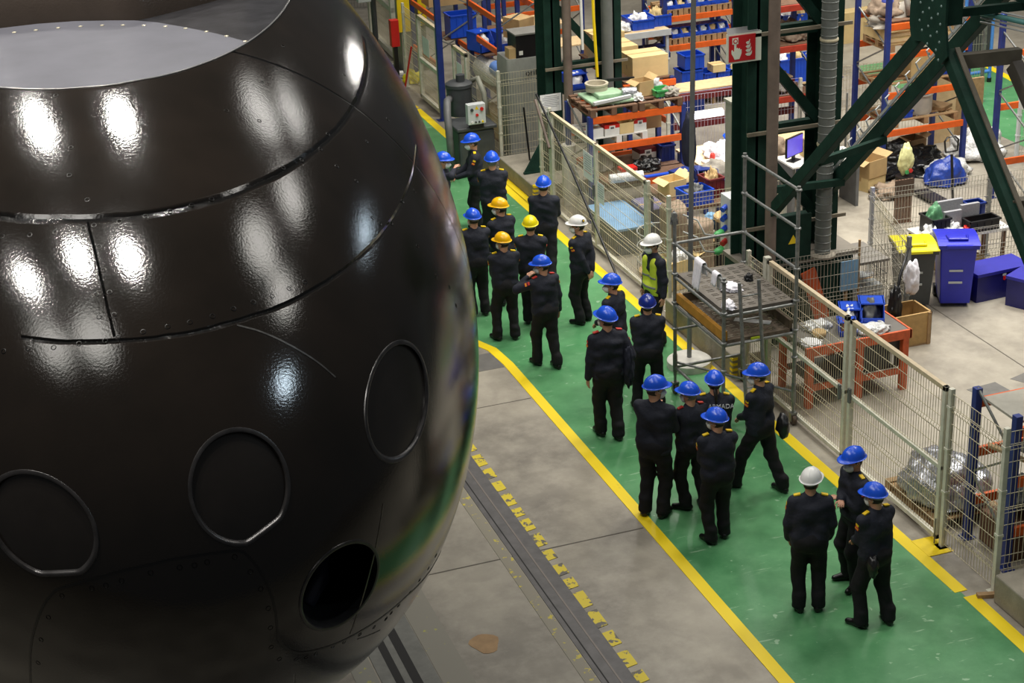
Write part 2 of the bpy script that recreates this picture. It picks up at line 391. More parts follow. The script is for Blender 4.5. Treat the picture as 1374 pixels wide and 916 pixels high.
hull = thing('submarine_bow', 'huge dark brown glossy rounded submarine bow filling the left of the hall', 'submarine', (HC.x, HC.y, 0))
def build_hull():
    NP, NT = 760, 330
    ts = np.linspace(.02, 2.05, NT); ph = np.linspace(0, 2*np.pi, NP, endpoint=False)
    T, P = np.meshgrid(ts, ph, indexing='ij')
    X = HC.x+HR*np.sin(T)*np.cos(P); Z = HC.z+HR*np.sin(T)*np.sin(P); Y = HC.y-HB*np.cos(T)
    V = np.stack([X, Y, Z], -1).reshape(-1, 3)
    i = np.arange(NT-1)[:, None]; j = np.arange(NP)[None, :]; j2 = (j+1) % NP
    F = np.stack([i*NP+j, i*NP+j2, (i+1)*NP+j2, (i+1)*NP+j], -1).reshape(-1, 4)
    kill = np.zeros(len(F), bool)
    above = V[:, 2] > ZT
    kill |= above[F].all(1)
    yslice = V[:, 1]; rs = HR*np.sqrt(np.clip(1-((yslice-HC.y)/HB)**2, 0, 1))
    hx = np.sqrt(np.clip(rs**2-(ZT-HC.z)**2, 0, None))
    sgn = np.where(V[:, 0] > HC.x, 1, -1)
    V[above, 0] = (HC.x+sgn*hx)[above]; V[above, 2] = ZT
    front = V[:, 1] < HC.y-3
    for k, (cx, cz, r) in TUBES.items():
        d0, a0 = FLAT[k]
        dx, dz = V[:, 0]-cx, V[:, 2]-cz; d = np.hypot(dx, dz); a = np.arctan2(dz, dx); c = np.cos(a-a0)
        rad = np.where(c > .05, np.minimum(r, d0/np.maximum(c, .05)), r)
        ins = front & (d < rad)
        kill |= ins[F].all(1)
        s = rad/np.maximum(d, 1e-6)
        nx = cx+dx*s; nz = cz+dz*s
        V[ins, 0] = nx[ins]; V[ins, 2] = nz[ins]
        q = 1-((V[:, 0]-HC.x)**2+(V[:, 2]-HC.z)**2)/HR**2
        V[ins, 1] = (HC.y-HB*np.sqrt(np.clip(q, 0, 1)))[ins]
    F = F[~kill]
    tip = len(V); V = np.vstack([V, [[HC.x, HC.y-HB, HC.z]]])
    tri = [(tip, (k+1) % NP, k) for k in range(NP)]
    me = bpy.data.meshes.new('hull_plating'); V = V-np.array([HC.x, HC.y, HC.z])
    me.from_pydata(V.tolist(), [], F.tolist()+tri)
    me.polygons.foreach_set('use_smooth', [True]*len(me.polygons)); me.materials.append(M_HULL); me.update()
    o = bpy.data.objects.new('hull_plating', me); COL.objects.link(o); o.parent = hull; o.location = (0, 0, HC.z)
    bm = bmesh.new(); bm.from_mesh(me); bmesh.ops.recalc_face_normals(bm, faces=bm.faces[:])
    bmesh.ops.delete(bm, geom=[v for v in bm.verts if not v.link_faces], context='VERTS'); bm.to_mesh(me); bm.free()
build_hull()
# tube openings: ring, shutter or bore
def tube_ring(key, closed):
    cx, cz, r = TUBES[key]; mb = MB(); n = 72; prof = [(.020,.000),(.017,.007),(.004,.009),(-.004,.005),(-.009,-.02),(-.011,-.075)]
    for (dr, off) in prof:
        for k in range(n):
            a = 2*math.pi*k/n; rr = trad(key, a)+dr; x = cx+rr*math.cos(a); z = cz+rr*math.sin(a)
            y = hull_y(x, z); nn = hull_n((x, y, z)); q = Vector((x, y, z))+nn*max(off, 0)
            if off < 0: q.y -= off
            mb.v.append(tuple(q))
    for i in range(len(prof)-1):
        for k in range(n): mb.f.append((i*n+k, i*n+(k+1)%n, (i+1)*n+(k+1)%n, (i+1)*n+k))
    ring = mb.build('opening_ring', M_RING, hull, smooth=True, auto=50)
    mb = MB()
    if closed:
        rings = 9
        for i in range(rings):
            for k in range(n):
                a = 2*math.pi*k/n; rr = (trad(key, a)-.008)*(rings-i)/rings; x = cx+rr*math.cos(a); z = cz+rr*math.sin(a)
                mb.v.append((x, hull_y(x, z)+.022, z))
        for i in range(rings-1):
            for k in range(n): mb.f.append((i*n+k, i*n+(k+1)%n, (i+1)*n+(k+1)%n, (i+1)*n+k))
        mb.f.append(tuple((rings-1)*n+k for k in range(n)))
        o = mb.build('tube_shutter', M_SHUT, hull, smooth=True); 
    else:
        y0 = hull_y(cx, cz)
        for yy in (y0-.05, y0+.9):
            for k in range(n):
                a = 2*math.pi*k/n; x = cx+(r-.01)*math.cos(a); z = cz+(r-.01)*math.sin(a); mb.v.append((x, max(yy, hull_y(x, z)+.06), z))
        for k in range(n): mb.f.append((k, (k+1)%n, n+(k+1)%n, n+k))
        mb.f.append(tuple(n+k for k in range(n)))
        mb.build('tube_bore', mat('black_bore', rgb(10,10,11), .45), hull, smooth=True, auto=40)
        MB().tube([(cx-.2,y0+.25,cz-.22),(cx-.05,y0+.4,cz-.14),(cx+.02,y0+.5,cz+.05),(cx-.12,y0+.6,cz+.2)],[.07,.06,.05,.04],10).build('bore_fitting', mat('bore_fitting_metal', rgb(44,46,60), .35, .3), hull, smooth=True)
M_SHUT = mat('dark_shutter_paint', rgb(34, 30, 27), .22, var=.12, spec=.6)
for k in ('c1', 'c2', 'c3'): tube_ring(k, True)
tube_ring('h', False)
# removable panel under the tubes: its outline as a fine inset joint
ARC= [[0.299, 14.263], [0.476, 14.379], [0.652, 14.419], [0.943, 14.424], [1.23, 14.363], [1.509, 14.235], [1.674, 14.143], [1.827, 13.987], [2.013, 13.691], [2.189, 13.379], [2.308, 13.105], [2.408, 12.898]]
CAS= [[0.299, 14.263], [0.476, 14.379], [0.653, 14.432], [0.944, 14.438], [1.231, 14.376], [1.511, 14.248], [1.677, 14.169], [1.801, 14.199], [2.066, 14.341], [2.376, 14.526], [2.709, 14.776]]
SCR= [[0.743, 14.205], [0.909, 14.195], [1.081, 14.181], [1.25, 14.142], [1.413, 14.09], [1.566, 14.013], [1.717, 13.921], [1.867, 13.799], [2.001, 13.654], [2.13, 13.465], [2.244, 13.244], [2.34, 13.011], [2.109, 12.669]]
PAN= [[-0.008, 9.916, 4.62], [0.017, 9.758, 4.914], [0.049, 9.682, 5.089], [0.098, 9.618, 5.249], [0.156, 9.567, 5.381], [0.232, 9.515, 5.487], [0.384, 9.416, 5.557], [0.601, 9.311, 5.641], [0.902, 9.218, 5.702], [1.118, 9.184, 5.705], [1.317, 9.178, 5.687], [1.383, 9.158, 5.579], [1.428, 9.147, 5.47], [1.459, 9.142, 5.329], [1.47, 9.15, 5.189], [1.466, 9.167, 5.061], [1.486, 9.193, 4.964], [1.543, 9.233, 4.876], [1.609, 9.272, 4.818], [1.703, 9.319, 4.78], [1.868, 9.416, 4.728], [2.108, 9.586, 4.682], [2.309, 9.768, 4.643], [2.497, 9.978, 4.602], [2.649, 10.199, 4.533], [2.821, 10.495, 4.447], [2.992, 10.802, 4.385]]
LS= [[2.26, 9.821, 4.489], [2.051, 9.579, 4.62]]
S3= [[1.569, 10.024, 6.765], [1.687, 10.005, 6.716], [1.793, 9.981, 6.655], [1.898, 9.954, 6.58], [1.982, 9.933, 6.512], [2.053, 9.915, 6.444], [2.126, 9.889, 6.358]]
BOL= [[0.837, 12.047, 7.806], [0.82, 11.79, 7.709], [0.791, 11.255, 7.482], [0.843, 11.49, 7.594], [1.938, 11.765, 7.624], [2.149, 11.724, 7.531], [0.862, 11.012, 7.379], [0.472, 10.933, 7.23], [0.626, 10.867, 7.248], [0.798, 10.812, 7.263], [0.864, 10.808, 7.274], [1.021, 10.782, 7.282], [1.187, 10.781, 7.291], [1.347, 10.796, 7.296], [1.493, 10.834, 7.301], [1.633, 10.885, 7.304], [1.774, 10.955, 7.306], [0.864, 10.646, 7.184], [0.857, 10.486, 7.087], [0.861, 10.337, 6.992], [0.781, 10.354, 6.984], [0.857, 10.2, 6.896], [0.769, 10.221, 6.889], [0.185, 10.368, 6.709], [0.329, 10.281, 6.737], [0.473, 10.194, 6.751], [0.621, 10.135, 6.772], [0.773, 10.082, 6.785], [0.85, 10.073, 6.799], [1.002, 10.053, 6.813], [1.152, 10.047, 6.822], [1.29, 10.051, 6.825], [1.433, 10.074, 6.83], [1.573, 10.118, 6.838], [1.71, 10.17, 6.839], [1.841, 10.228, 6.834], [1.969, 10.305, 6.834], [2.09, 10.385, 6.83], [0.308, 11.034, 7.213], [2.292, 12.228, 7.663], [2.605, 12.91, 7.73], [3.083, 13.018, 7.422], [2.661, 11.89, 7.316], [2.63, 11.556, 7.179], [2.752, 11.52, 7.062], [2.547, 11.657, 7.288], [2.361, 11.436, 7.298], [2.199, 11.289, 7.312], [3.356, 12.84, 7.073], [3.001, 12.135, 7.142], [3.137, 11.746, 6.781], [3.324, 12.081, 6.727], [2.782, 11.247, 6.874], [2.832, 11.246, 6.822], [2.938, 11.35, 6.771], [3.133, 11.407, 6.55], [3.245, 11.364, 6.316], [3.382, 11.505, 6.153], [3.413, 11.463, 6.016], [0.259, 9.489, 5.448], [0.162, 9.56, 5.278], [0.098, 9.636, 5.088], [0.058, 9.734, 4.869], [0.432, 9.379, 5.52], [0.513, 9.336, 5.546], [0.604, 9.295, 5.578], [0.772, 9.236, 5.626], [0.94, 9.193, 5.645], [1.026, 9.178, 5.648], [1.101, 9.171, 5.655], [1.266, 9.166, 5.654], [1.345, 9.147, 5.542], [1.393, 9.136, 5.417], [1.425, 9.137, 5.272], [1.427, 9.15, 5.125], [1.423, 9.181, 4.967], [1.473, 9.232, 4.835], [1.588, 9.285, 4.771], [1.656, 9.318, 4.743], [1.725, 9.348, 4.734], [1.852, 9.413, 4.717], [1.939, 9.471, 4.693], [2.067, 9.57, 4.656], [2.191, 9.687, 4.611], [2.303, 9.8, 4.579], [2.35, 9.835, 4.593], [2.423, 9.907, 4.591], [2.538, 10.03, 4.592], [2.644, 10.152, 4.598], [2.755, 10.308, 4.579], [2.851, 10.436, 4.589]]
def surf_line(name, pts, wd, m):
    P = []
    for a, b in zip(pts[:-1], pts[1:]):
        for k in range(6): P.append(Vector(a).lerp(Vector(b), k/6))
    P.append(Vector(pts[-1])); n = len(P); mb = MB()
    # smooth corners
    for it in range(3): P = [P[0]]+[(P[i-1]+P[i]*2+P[i+1])/4 for i in range(1, n-1)]+[P[-1]]
    for i, p in enumerate(P):
        nn = hull_n(p); t = (P[min(i+1,n-1)]-P[max(i-1,0)]).normalized(); s = t.cross(nn).normalized()
        s_ = (p-HC); k = 1/math.sqrt((s_.x/HR)**2+(s_.y/HB)**2+(s_.z/HR)**2); q = HC+s_*k+nn*.0025
        mb.v += [tuple(q-s*wd/2-nn*.006), tuple(q-s*wd/2), tuple(q+s*wd/2), tuple(q+s*wd/2-nn*.006)]
    for i in range(n-1):
        for k in range(3): mb.f.append((4*i+k, 4*i+k+1, 4*i+5+k, 4*i+4+k))
    return mb.build(name, m, hull, smooth=True, auto=40)
M_JOINTB = mat('black_panel_joint', rgb(9, 8, 8), .35)
surf_line('panel_joint', PAN, .016, M_JOINTB)
surf_line('panel_joint', LS, .008, M_JOINTB)
surf_line('weld_seam', [[2.300, 9.60, 5.56], [2.21, 9.504, 5.335], [2.127, 9.453, 5.137], [2.05, 9.442, 4.94], [1.983, 9.474, 4.742]], .011, mat('pale_weld_seam', rgb(70, 66, 58), .3, .2, var=.4, scale=20))
surf_line('weld_edge', S3, .012, mat('bright_worn_weld', rgb(92, 90, 88), .22, .5, var=.5, scale=20))
# bolts let into the plating
bolt_me = None
for i, p in enumerate(BOL[:98]):
    p = Vector(p); nn = hull_n(p)
    if bolt_me is None:
        mb = MB(); mb.lathe([(.018,-.003),(.017,.002),(.0135,.0025),(.012,-.001),(.004,-.001)], n=14)
        bolt_me = bpy.data.meshes.new('bolt'); bolt_me.from_pydata(mb.v, [], mb.f); bolt_me.materials.append(M_BOLT)
    o = bpy.data.objects.new('bolt', bolt_me); COL.objects.link(o); o.parent = hull; o.location = p-world_loc(hull)
    o.rotation_euler = nn.to_track_quat('Z', 'Y').to_euler()
# recess on top of the casing: grey plate, dark deck, raised brown casing behind
def rimpt(y): 
    rs = HR*math.sqrt(1-((y-HC.y)/HB)**2); h = math.sqrt(max(rs*rs-(ZT-HC.z)**2, 0)); return h
ys = [HC.y-HB*math.sqrt(1-((ZT-HC.z)/HR)**2)+.001+k*.06 for k in range(60)]
rim_r = [(HC.x+rimpt(y), y) for y in ys]; rim_l = [(HC.x-rimpt(y), y) for y in ys]
arcpts = [tuple(q) for q in ARC]
yend = arcpts[-1][1]
right = [p for p in rim_r if p[1] < yend]
left = [p for p in rim_l if p[1] < 14.2]
poly = [(q[0], q[1]) for q in arcpts]+right[::-1]+left
mb = MB(); mb.prism(poly, 7.70, 7.775); mb.build('grey_recess_plate', M_GREYPL, hull)
rr2 = [p for p in rim_r if p[1] > yend-.1]
mb = MB(); mb.prism([p for p in rr2]+[(HC.x-.6, rr2[-1][1])]+[(HC.x-.6,14.3)]+[(a+.0,b+.004) for a, b in arcpts[2:]], 7.69, 7.765); mb.build('dark_deck_plate', M_DECK, hull)
mb = MB(); cas = [Vector((a, b, 0)) for a, b in CAS]; cas = [cas[0]+Vector((-1.6,-.9,0)), cas[0]+Vector((-.7,-.28,0))]+cas; n = len(cas); S_ = 10
for k in range(S_+1):
    a = k/S_*math.pi/2
    for i, p in enumerate(cas):
        dirv = Vector((.0, 1, 0)); mb.v.append((p.x-.35*(1-math.cos(a)), p.y+1.9*(1-math.cos(a)), 7.72+1.15*math.sin(a)))
for k in range(S_):
    for i in range(n-1): mb.f.append((k*n+i, k*n+i+1, (k+1)*n+i+1, (k+1)*n+i))
mb.build('raised_casing', mat('brown_casing_paint', rgb(62,54,48), .24, var=.18, scale=2, bump=.12, bscale=60, spec=.6), hull, smooth=True)
for x, y in SCR: MB().lathe([(.016,0),(.016,.006),(.008,.008),(.004,.004)], (x, y, 7.774), 14).build('screw', M_SCREWW, hull)
mb = MB(); rp = [p for p in rim_r if p[1] < 16]; lp = [p for p in rim_l if p[1] < 16]
mb.tube([(x, y, ZT+.002) for x, y in (lp[::-1]+rp)], .007, 8); mb.build('rim_edge', mat('bare_rim_metal', rgb(150,148,146), .28, .6, var=.3), hull, smooth=True)
# transport cradle carrying the hull on the rails
cr = thing('transport_cradle', 'dark grey steel cradle under the submarine bow on the floor rails', 'cradle', (1.22, 19.4, 0))
for yy in (18.2, 20.6):
    mb = MB(); ins = []
    for k in range(25):
        a = R(-150+120*k/24); rs = HR*math.sqrt(1-((yy-HC.y)/HB)**2)+.03; ins.append((HC.x+rs*math.cos(a), HC.z+rs*math.sin(a)))
    poly = ins+[(HC.x+2.62, .35), (HC.x-2.62, .35)]
    nP = len(poly); mb.add([(x, yy-.15, z) for x, z in poly]+[(x, yy+.15, z) for x, z in poly], [tuple(range(nP)), tuple(range(nP, 2*nP))[::-1]]+[(i, nP+i, nP+(i+1)%nP, (i+1)%nP) for i in range(nP)])
    mb.build('saddle', M_DGREY, cr)
for xx in (HC.x-2.5, HC.x+2.5):
    MB().box(xx-.2, xx+.2, 17.6, 21.4, .18, .42).build('beam', M_DGREY, cr)
    for yy in (17.9, 19.5, 21.1): MB().cyl((xx-.14,yy,.1+.008),(xx+.14,yy,.1+.008),.1,n=20).build('wheel', M_BLACK, cr)
# ------------------------------------------------------------------ wire fences and gates
from mathutils import noise as mnoise
def wires(mb, p0, p1, z0, z1, sp=.055, rows=(), folds=(), tv=.0052, th=.0062):
    p0 = Vector((p0[0], p0[1], 0)); p1 = Vector((p1[0], p1[1], 0)); L_ = (p1-p0).length; t = (p1-p0)/L_; nn = Vector((-t.y, t.x, 0))
    n = max(2, int(L_/sp))
    lv = sorted([z0, z1]+[z for f_ in folds for z in (f_-.035, f_, f_+.035)])
    for i in range(n+1):
        b = p0+t*(L_*i/n)
        prev = None
        for z in lv:
            off = .022 if any(abs(z-f_) < 1e-6 for f_ in folds) else 0
            q = b+nn*off+Vector((0, 0, z))
            if prev is not None: mb.bar(prev, q, tv, tv, up=t)
            prev = q
    for z in rows: mb.bar(p0+Vector((0,0,z)), p1+Vector((0,0,z)), th, th)
    for f_ in folds:
        for z in (f_-.035, f_+.035): mb.bar(p0+Vector((0,0,z)), p1+Vector((0,0,z)), th, th)
    for z in (z0, z1): mb.bar(p0+Vector((0,0,z)), p1+Vector((0,0,z)), th, th)
def clamps(post, x, y, h, m, s=.034):
    for z in (.35*h, .62*h, .88*h): MB().box(x-s-.008, x+s+.008, y-s-.008, y+s+.008, z, z+.03).build('clamp', m, post)
def fence_run(label, p0, p1, h, posts, m=None, mp=None, group=None, folds=None, rows=None, sp=.055, pw=.03, foot=True):
    """wire panel with square posts"""
    m = m or M_WIRE; mp = mp or M_WHITEMETAL
    t = thing('wire_fence', label, 'fence', ((p0[0]+p1[0])/2, (p0[1]+p1[1])/2, 0), group)
    mb = MB(); wires(mb, p0, p1, .06, h-.06, sp, rows if rows is not None else [.06+k*.2 for k in range(1, int(h/.2))], folds if folds is not None else [h*.15, h*.5, h*.88])
    mb.build('wire_mesh', m, t)
    for (x, y) in posts:
        po = MB().box(x-pw, x+pw, y-pw, y+pw, 0, h).build('post', mp, t, bevel=.004)
        clamps(po, x, y, h, mp, pw)
        if foot: MB().box(x-.07, x+.07, y-.07, y+.07, 0, .012).build('foot_plate', mp, t)
    return t
def gate_leaf(label, p0, p1, h, mid=(1.02,), rail=.06, group=None, uprights=(), latch=None, m=M_WHITEMETAL, z0=.06):
    t = thing('mesh_gate', label, 'gate', ((p0[0]+p1[0])/2, (p0[1]+p1[1])/2, 0), group)
    a = Vector((p0[0], p0[1], 0)); b = Vector((p1[0], p1[1], 0)); d = (b-a).normalized()
    mb = MB(); wires(mb, a, b, z0+rail, h-rail, .055, [z0+k*.2 for k in range(1, int(h/.2))], [h*.3, h*.72]); mb.build('wire_mesh', M_WIRE, t)
    Z = lambda z: Vector((0, 0, z))
    for q, s in ((a, 1), (b, -1)):
        e = q+d*(s*rail/2); MB().bar(e+Z(z0), e+Z(h), rail, rail, up=d).build('stile', m, t, bevel=.004)
    MB().bar(a+Z(h-rail/2), b+Z(h-rail/2), rail, rail).build('top_rail', mat('dusty_top_rail', rgb(196,180,150), .55, var=.15), t, bevel=.004)
    MB().bar(a+Z(z0+rail/2), b+Z(z0+rail/2), rail, rail).build('bottom_rail', m, t, bevel=.004)
    for z in mid: MB().bar(a+Z(z), b+Z(z), rail*.9, rail*.9).build('middle_rail', m, t, bevel=.004)
    for u in uprights:
        e = a.lerp(b, u); MB().bar(e+Z(z0), e+Z(h), rail*1.2, rail*1.2, up=d).build('upright', m, t, bevel=.004)
    if latch:
        e = a.lerp(b, latch[0]); MB().bar(e+Z(latch[1]-.1)+Vector((-.05,0,0)), e+Z(latch[1]+.1)+Vector((-.05,0,0)), .03, .05).build('latch', M_GREY, t)
    return t
FX = 10.55
fence_run('cream wire fence panel by the blue rack, between the gate post and corner post', (FX,14.6), (FX,15.64), 2.1, [(FX,14.57),(FX,15.67)])
fence_run('cream wire fence panel turning away from the walkway behind the concrete plinth', (10.6,14.57), (12.6,14.5), 2.1, [(12.65,14.5)])
gate_leaf('cream framed wire gate leaf in front of the foil wrapped pallet', (FX,15.76), (FX,17.96), 2.08, latch=(.96,1.05))
gate_leaf('cream framed wire gate leaf in front of the orange workbench', (FX,18.04), (FX,20.24), 2.08, latch=(.04,1.0))
fence_run('short cream wire fence panel by the scaffold, between thick posts', (FX,20.34), (FX,20.82), 2.0, [(FX,20.86)], folds=[.4,1.0,1.75])
MB_ = MB().box(FX-.045, FX+.045, 20.25, 20.34, 0, 2.1); tag(MB_.build('gate_post', M_WHITEMETAL, bevel=.005), 'thick cream gate post standing behind the scaffold tower', 'post')
mb = MB().box(10.28,10.62,15.52,15.92,.0,.012); tag(mb.build('floor_plate', M_YELLOW, bevel=.003), 'yellow painted steel plate on the floor at the gate post', 'plate')
MB().cyl((10.5,15.76,.012),(10.5,15.76,.35),.008,n=8).build('drop_bolt', M_GREY)
tag(bpy.data.objects['drop_bolt'], 'thin drop bolt standing in the yellow floor plate', 'bolt')
# left cage along the walkway
gate_leaf('long cream framed wire gate beside the leaning dark pole', (FX,24.46), (FX,28.78), 1.93, mid=(), uprights=(.5,), latch=(.5,1.1))
fence_run('short cream wire fence panel right of the long cream gate', (FX,23.64), (FX,24.36), 1.95, [(FX,23.6),(FX,24.4)])
fence_run('short cream wire fence panel at the left plinth', (FX,28.86), (FX,29.3), 1.98, [(FX,28.83),(FX,29.34)])
fence_run('cream wire fence running away from the walkway behind the scaffold', (10.6,23.56), (12.5,23.5), 2.0, [(12.5,23.5)])
fence_run('cream wire fence panel in front of the grey sheeted pallet', (FX,31.7), (FX,33.6), 1.97, [(FX,31.68)])
fence_run('cream wire fence across the grey sheeted stack', (10.6,31.68), (11.65,31.66), 1.97, [])
gate_leaf('narrow cream framed wire gate leaf with a paper behind the dark tank', (FX,33.64), (FX,34.56), 1.85, mid=(.95,), rail=.075)
gate_leaf('cream framed wire gate leaf standing by the tall blue rack upright', (FX,35.62), (FX,37.12), 1.95, mid=(.95,), uprights=(.03,), rail=.085)
fence_run('cream wire fence panel in front of the yellow column', (FX,37.16), (FX,38.25), 1.95, [(FX,38.3)])
gate_leaf('farthest cream gate beside the grey switch box', (10.95,40.6), (11.05,43.2), 2.3, mid=(1.25,), rail=.14)
# papers on the gates
def sheet(label, c, w_, h_, face, m=None, name='paper_notice', cat='notice'):
    """thin vertical sheet with normal along -X (face 'x') or -Y ('y')"""
    x, y, z = c
    mb = MB().box(x-.002,x+.002,y-w_/2,y+w_/2,z-h_/2,z+h_/2) if face == 'x' else MB().box(x-w_/2,x+w_/2,y-.002,y+.002,z-h_/2,z+h_/2)
    return tag(mb.build(name, m or M_PAPER), label, cat)
M_INK = mat('grey_ink', rgb(120,124,134), .8)
def lines(o, c, w_, h_, face, n=7, red=False):
    for k in range(n):
        z = c[2]+h_*(.38-.7*k/n); L_ = w_*(.8 if k % 3 else .6); m = M_RED if red and k == n-1 else M_INK; s = .004
        mb = MB().box(c[0]-.004,c[0]-.0025,c[1]-L_/2,c[1]+L_/2,z-s,z+s) if face == 'x' else MB().box(c[0]-L_/2,c[0]+L_/2,c[1]-.004,c[1]-.0025,z-s,z+s)
        mb.build('text_line', m, o)
o = sheet('white notice with red bottom line on the long cream gate', (FX-.03,26.92,1.45), .42, .48, 'x'); lines(o, (FX-.03,26.92,1.45), .42, .48, 'x', 8, True)
o = sheet('smaller white notice right of the middle gate upright', (FX-.03,26.35,1.13), .3, .36, 'x'); lines(o, (FX-.03,26.35,1.13), .3, .36, 'x', 6)
o = sheet('white notice hanging on the narrow gate behind the tank', (FX-.03,34.1,1.3), .35, .5, 'x')
o = sheet('white notice on the gate leaf by the yellow column', (FX-.03,36.5,1.35), .5, .4, 'x')
o = sheet('paper sheet pinned in front of the left green column', (11.06,30.142,1.66), .42, .34, 'y'); lines(o, (11.06,30.142,1.66), .42, .34, 'y', 7)
# inner enclosure on the right
fence_run('thin wire fence behind the orange workbench', (11.05,21.62), (13.5,21.52), 1.5, [(11.03,21.62),(13.55,21.5)], m=M_WIREG, mp=M_GALV)
fence_run('thin wire fence beside the grey wire cage', (13.6,21.54), (14.18,23.66), 1.5, [(14.2,23.7)], m=M_WIREG, mp=mat('shiny_galvanised_post', rgb(200,202,204), .3, .5, var=.1))
fence_run('thin wire fence behind the table of black crates', (14.25,23.72), (17.6,23.5), 1.5, [(16.35,23.6),(17.65,23.5)], m=M_WIREG, mp=M_GALV)
t = fence_run('low wire fence with rails behind the two blue steel boxes', (15.0,22.72), (16.4,22.62), .98, [(16.42,22.62)], m=M_WIREG, mp=M_WHITEMETAL, rows=[.2,.4,.6,.8])
fence_run('cream fence panel beyond the leaning frame leg at right edge', (16.5,22.6), (18.2,22.4), 1.0, [(18.2,22.4)], m=M_WIREG, mp=M_WHITEMETAL, rows=[.2,.4,.6,.8])
fence_run('tall thin wire fence on the far green aisle', (20.2,31.6), (21.3,31.3), 2.0, [(21.3,31.3)], m=M_WIREG, mp=M_GALV)
fence_run('low framed wire fence on the far green aisle', (19.6,27.5), (21.2,27.2), 1.5, [(19.6,27.5)], m=M_WIREG, mp=M_CABINET, rows=[.5,1.0])
# far green aisle beyond the racks
struct(MB().prism([(20.3,24),(22.75,24),(22.75,31.6),(23.15,35),(20.3,35)],0,.004).build('green_aisle', M_EPOXY))
trim(ribbon([(22.75,24),(22.75,31.6),(23.15,35)], .18, 0, .008), M_YLINE)

# ------------------------------------------------------------------ plinths, columns and bracing
def plinth(label, x0, x1, y0, y1, h):
    t = thing('column_plinth', label, 'plinth', ((x0+x1)/2, (y0+y1)/2, 0))
    MB().box(x0, x1, y0, y1, 0, h).build('block', M_CONCBLK, t, bevel=.02)
    for k in range(4):
        MB().box(x0-.006, x0+.08, y0-.006, y0+.08, .03+k*.085, .07+k*.085).build('hazard_band', M_YELLOW, t)
    return t
plinth('concrete plinth at the right edge beside the yellow line', 10.42, 12.4, 12.3, 14.4, .36)
plinth('concrete plinth under the scaffold tower', 10.36, 10.98, 20.95, 23.35, .36)
plinth('concrete plinth at the foot of the left green column', 10.42, 12.62, 29.45, 31.5, .3)
def column(label, x0, x1, yc, z0, h, legw=.32, dep=.5):
    t = thing('lattice_column', label, 'column', ((x0+x1)/2, yc, z0))
    for x in (x0, x1-legw):
        mb = MB(); mb.box(x, x+legw, yc-dep/2, yc-dep/2+.03, z0, h); mb.box(x, x+legw, yc+dep/2-.03, yc+dep/2, z0, h); mb.box(x+legw/2-.02, x+legw/2+.02, yc-dep/2, yc+dep/2, z0, h)
        mb.build('leg', M_DGREEN, t)
    z = z0+.5; k = 0
    while z < h-.6:
        MB().bar((x0+legw,yc,z),(x1-legw,yc,z),.12,.16).build('tie_beam', M_DGREEN, t)
        MB().bar((x0+legw,yc-.1,z+1.15),(x1-legw,yc-.1,z+.1),.1,.14).build('diagonal', M_DGREEN, t)
        MB().bar((x0-.02,yc-dep/2-.05,z+.06),(x1+.1,yc-dep/2-.05,z+.06),.04,.05).build('pipe_bracket', mat('pale_bracket', rgb(120,112,96), .6), t)
        z += 1.45
    return t
c1 = column('dark green lattice column at left, by the grey sheeted stack', 10.98, 12.52, 30.4, .3, 7.5)
MB().prism([(10.5,30.2),(10.95,30.2),(10.95,30.26),(10.5,30.26)],.3,.34).build('base_plate', M_DGREEN, c1)
mb = MB(); mb.add([(10.5,30.22,.3),(11.0,30.22,.3),(11.0,30.22,1.1),(10.5,30.28,.3),(11.0,30.28,.3),(11.0,30.28,1.1)],[(0,1,2),(5,4,3),(0,3,4,1),(1,4,5,2),(2,5,3,0)]); mb.build('gusset', M_DGREEN, c1)
c2 = column('dark green lattice column at right, behind the scaffold', 11.02, 12.54, 22.15, 1.33, 7.0)
cb_ = thing('steel_pedestal', 'dark steel casing around the foot of the right green column', 'base', (11.85,22.1,0)); MB().box(11.0,12.75,21.76,22.55,0,1.26).build('base_casing', M_DGREEN, cb_)
MB().box(10.99,12.85,21.74,22.6,1.26,1.325).build('base_cap', mat('dusty_cap_plate', rgb(120,114,104), .7), cb_)
MB().add([(11.62,21.70,1.62),(11.78,21.70,1.62),(11.70,21.70,1.76)],[(0,1,2)]).build('warning_triangle', M_YELLOW, c2)
MB().box(11.35,12.0,21.71,21.75,1.33,2.05).build('green_box', M_DGREEN, c2)
column('dark green lattice column nearest the camera, beyond the right edge', 11.02, 12.54, 13.75, .36, 7.0)
def pipe(label, pts, r, m, cat='pipe', name='service_pipe', n=14):
    return tag(MB().tube(pts, r, n).build(name, m, smooth=True, auto=50), label, cat)
pipe('dusty brown pipe up the left green column', [(11.35,29.95,.35),(11.35,29.95,7.4)], .085, M_PIPE)
pipe('grey ribbed duct up the left green column', [(12.15,29.95,.35),(12.15,29.95,7.4)], .11, M_DUCT)
pipe('dusty brown pipe up the right green column', [(11.28,21.62,.7),(11.28,21.62,7.0)], .085, M_PIPE)
d = thing('ribbed_duct', 'grey ribbed duct up the right green column', 'duct', (12.22,21.75,1.33))
prof = []; z = 0
while z < 5.7: prof += [(.118,z),(.118,z+.10),(.124,z+.105),(.124,z+.115)]; z += .12
MB().lathe(prof, (12.22,21.75,1.33), 22).build('duct_shell', M_DUCT, d, smooth=True, auto=40)
MB().lathe([(.2,0),(.2,.03),(.13,.05)], (12.22,21.75,1.33), 22).build('base_flange', mat('dusty_flange', rgb(140,132,118), .7), d)
for z in (3.05, 4.6): MB().lathe([(.13,0),(.135,.02),(.13,.04)], (12.22,21.75,z), 22).build('pipe_clip', M_WIRE, d)
